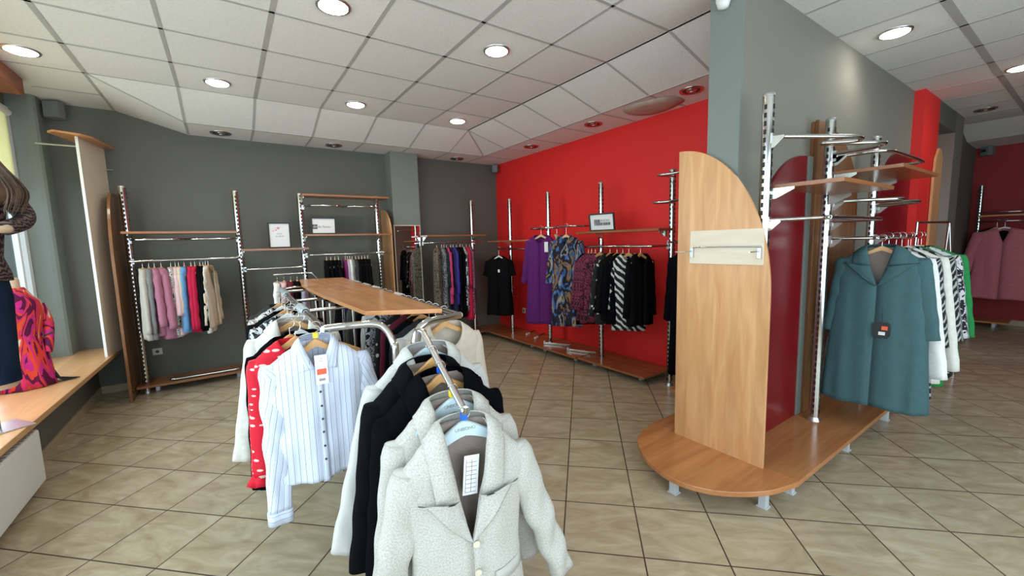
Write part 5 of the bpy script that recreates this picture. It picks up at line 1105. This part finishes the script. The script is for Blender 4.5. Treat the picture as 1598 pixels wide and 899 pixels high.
for sd in (-1, 1):
    T(smooth_path([(sd * .165, 0, .66), (sd * .215, -.01, .52), (sd * .20, -.04, .38), (sd * .17, -.06, .27)], 5), .050, 14, r2=.034).obj('sleeve', F['scarf'], bt)
    so = bpy.data.objects[-1] if False else [o_ for o_ in bpy.data.objects if o_.parent == bt and o_.name.startswith('sleeve')][-1]
    for lp in so.data.loops: co = so.data.vertices[lp.vertex_index].co; so.data.uv_layers[0].data[lp.index].uv = (co.x + co.y + 3, co.z)
T([(.16, -.05, .40), (.235, -.09, .44)], .008, 8).obj('belt_end', M['black'], bt)
m = MB(); vs = [Vector(p) for p in ((.17, .06, .22), (.10, .12, .22), (.16, .14, .02), (.26, .02, .015), (.33, -.02, .012), (.38, -.09, .010), (.24, -.10, .012), (.20, -.06, .05))]
m.add(vs, [(0, 1, 2, 3), (0, 3, 4, 7), (4, 5, 6, 7)], smooth=True); m.obj('trailing_hem', F['bw'], bt, solid=.006)
# tall mannequin cut by the left edge of the picture
mq = thing('mannequin', 'mannequin with long brown wig, brown zebra blouse and dark jeans at the left edge', 'mannequin', (-1.222, 3.76, .52), R(36))
B(-.115, .115, -.115, .115, 0, .008).obj('stand_plate', M['steel'], mq, bevel=.002)
T([(0, 0, .008), (0, 0, .34)], .010, 12).obj('stand_rod', M['chrome'], mq)
loft(MB(), [(0, 0, .25, .10, .08), (0, 0, .27, .115, .095), (0, 0, .6, .12, .095), (0, 0, 1.3, .11, .08), (0, 0, 1.50, .05, .05), (0, 0, 1.60, .048, .05), (0, -.01, 1.64, .06, .075), (0, -.015, 1.72, .078, .095), (0, -.01, 1.81, .07, .085), (0, 0, 1.855, .03, .04)]).obj('body', M['skin'], mq)
loft(MB(), [(0, 0, .285, .125, .105), (0, 0, .4, .125, .105), (0, 0, .62, .135, .11), (0, 0, .80, .145, .11), (0, 0, .95, .13, .10)]).obj('jeans', F['denim'], mq)
m = MB(); n = 30; RR_ = []
for (z, rx, ry) in ((.90, .155, .11), (.95, .15, .11), (1.04, .125, .095), (1.16, .14, .105), (1.30, .165, .115), (1.40, .17, .105), (1.47, .14, .085), (1.52, .075, .065), (1.54, .062, .06)):
    RR_.append([Vector((rx * (1 + .02 * math.sin(8 * 2 * PI * j / n + z * 9)) * math.cos(2 * PI * j / n), ry * (1 + .03 * math.sin(7 * 2 * PI * j / n + z * 12)) * math.sin(2 * PI * j / n), z)) for j in range(n)])
m.add([p for r in RR_ for p in r], [(i * n + j, i * n + (j + 1) % n, (i + 1) * n + (j + 1) % n, (i + 1) * n + j) for i in range(len(RR_) - 1) for j in range(n)], [(j * .03, i * .06) for i in range(len(RR_)) for j in range(n)], True)
m.obj('zebra_blouse', F['zebrab'], mq, solid=.003)
for sd in (-1, 1):
    sm_ = MB(); pth = smooth_path([(sd * .12, 0, 1.43), (sd * .185, .0, 1.36), (sd * .245, .0, 1.26), (sd * .20, -.08, 1.20), (sd * .10, -.16, 1.16)], 6)
    sm_.tube(pth, .060, 16, r2=.042); so = sm_.obj('sleeve', F['zebrab'], mq)
    ul = so.data.uv_layers[0]
    for lp in so.data.loops: co = so.data.vertices[lp.vertex_index].co; ul.data[lp.index].uv = (co.x + co.y, co.z)
    T(smooth_path([(sd * .13, -.155, 1.165), (sd * .09, -.18, 1.155), (sd * .05, -.19, 1.15)], 4), .026, 10, r2=.018).obj('hand', M['skin'], mq)
hm = MB(); rr = random.Random(9)
loft(hm, [(0, .02, 1.86, .03, .03), (0, .01, 1.84, .075, .085), (0, .01, 1.77, .098, .115), (.01, .02, 1.67, .105, .10), (.04, .01, 1.57, .13, .10), (.06, .0, 1.47, .165, .13), (.07, -.01, 1.38, .175, .14), (.07, -.01, 1.32, .15, .12), (.06, 0, 1.28, .08, .05)])
for i in range(170):
    a = rr.uniform(-1.3, PI + .6); r_ = rr.uniform(.97, 1.05); ex = rr.uniform(1.0, 1.06)
    hm.tube(smooth_path([(.04 * math.cos(a), .02 + .04 * math.sin(a), 1.865), (.098 * r_ * math.cos(a), .01 + .112 * r_ * math.sin(a), 1.75), (.04 + .13 * r_ * math.cos(a), .01 + .10 * r_ * math.sin(a), 1.57), (.07 + .18 * r_ * ex * math.cos(a + .05), -.01 + .14 * r_ * math.sin(a), 1.39), (.07 + .15 * r_ * ex * math.cos(a), -.01 + .12 * r_ * math.sin(a), rr.uniform(1.24, 1.31))], 4), .005, 5, r2=.002)
hm.obj('wig', M['hair'], mq)
for ch in list(mq.children) if False else [o_ for o_ in bpy.data.objects if o_.parent == mq and o_.name.split('.')[0] in ('wig', 'sleeve', 'hand')]: ch.location.z += .05
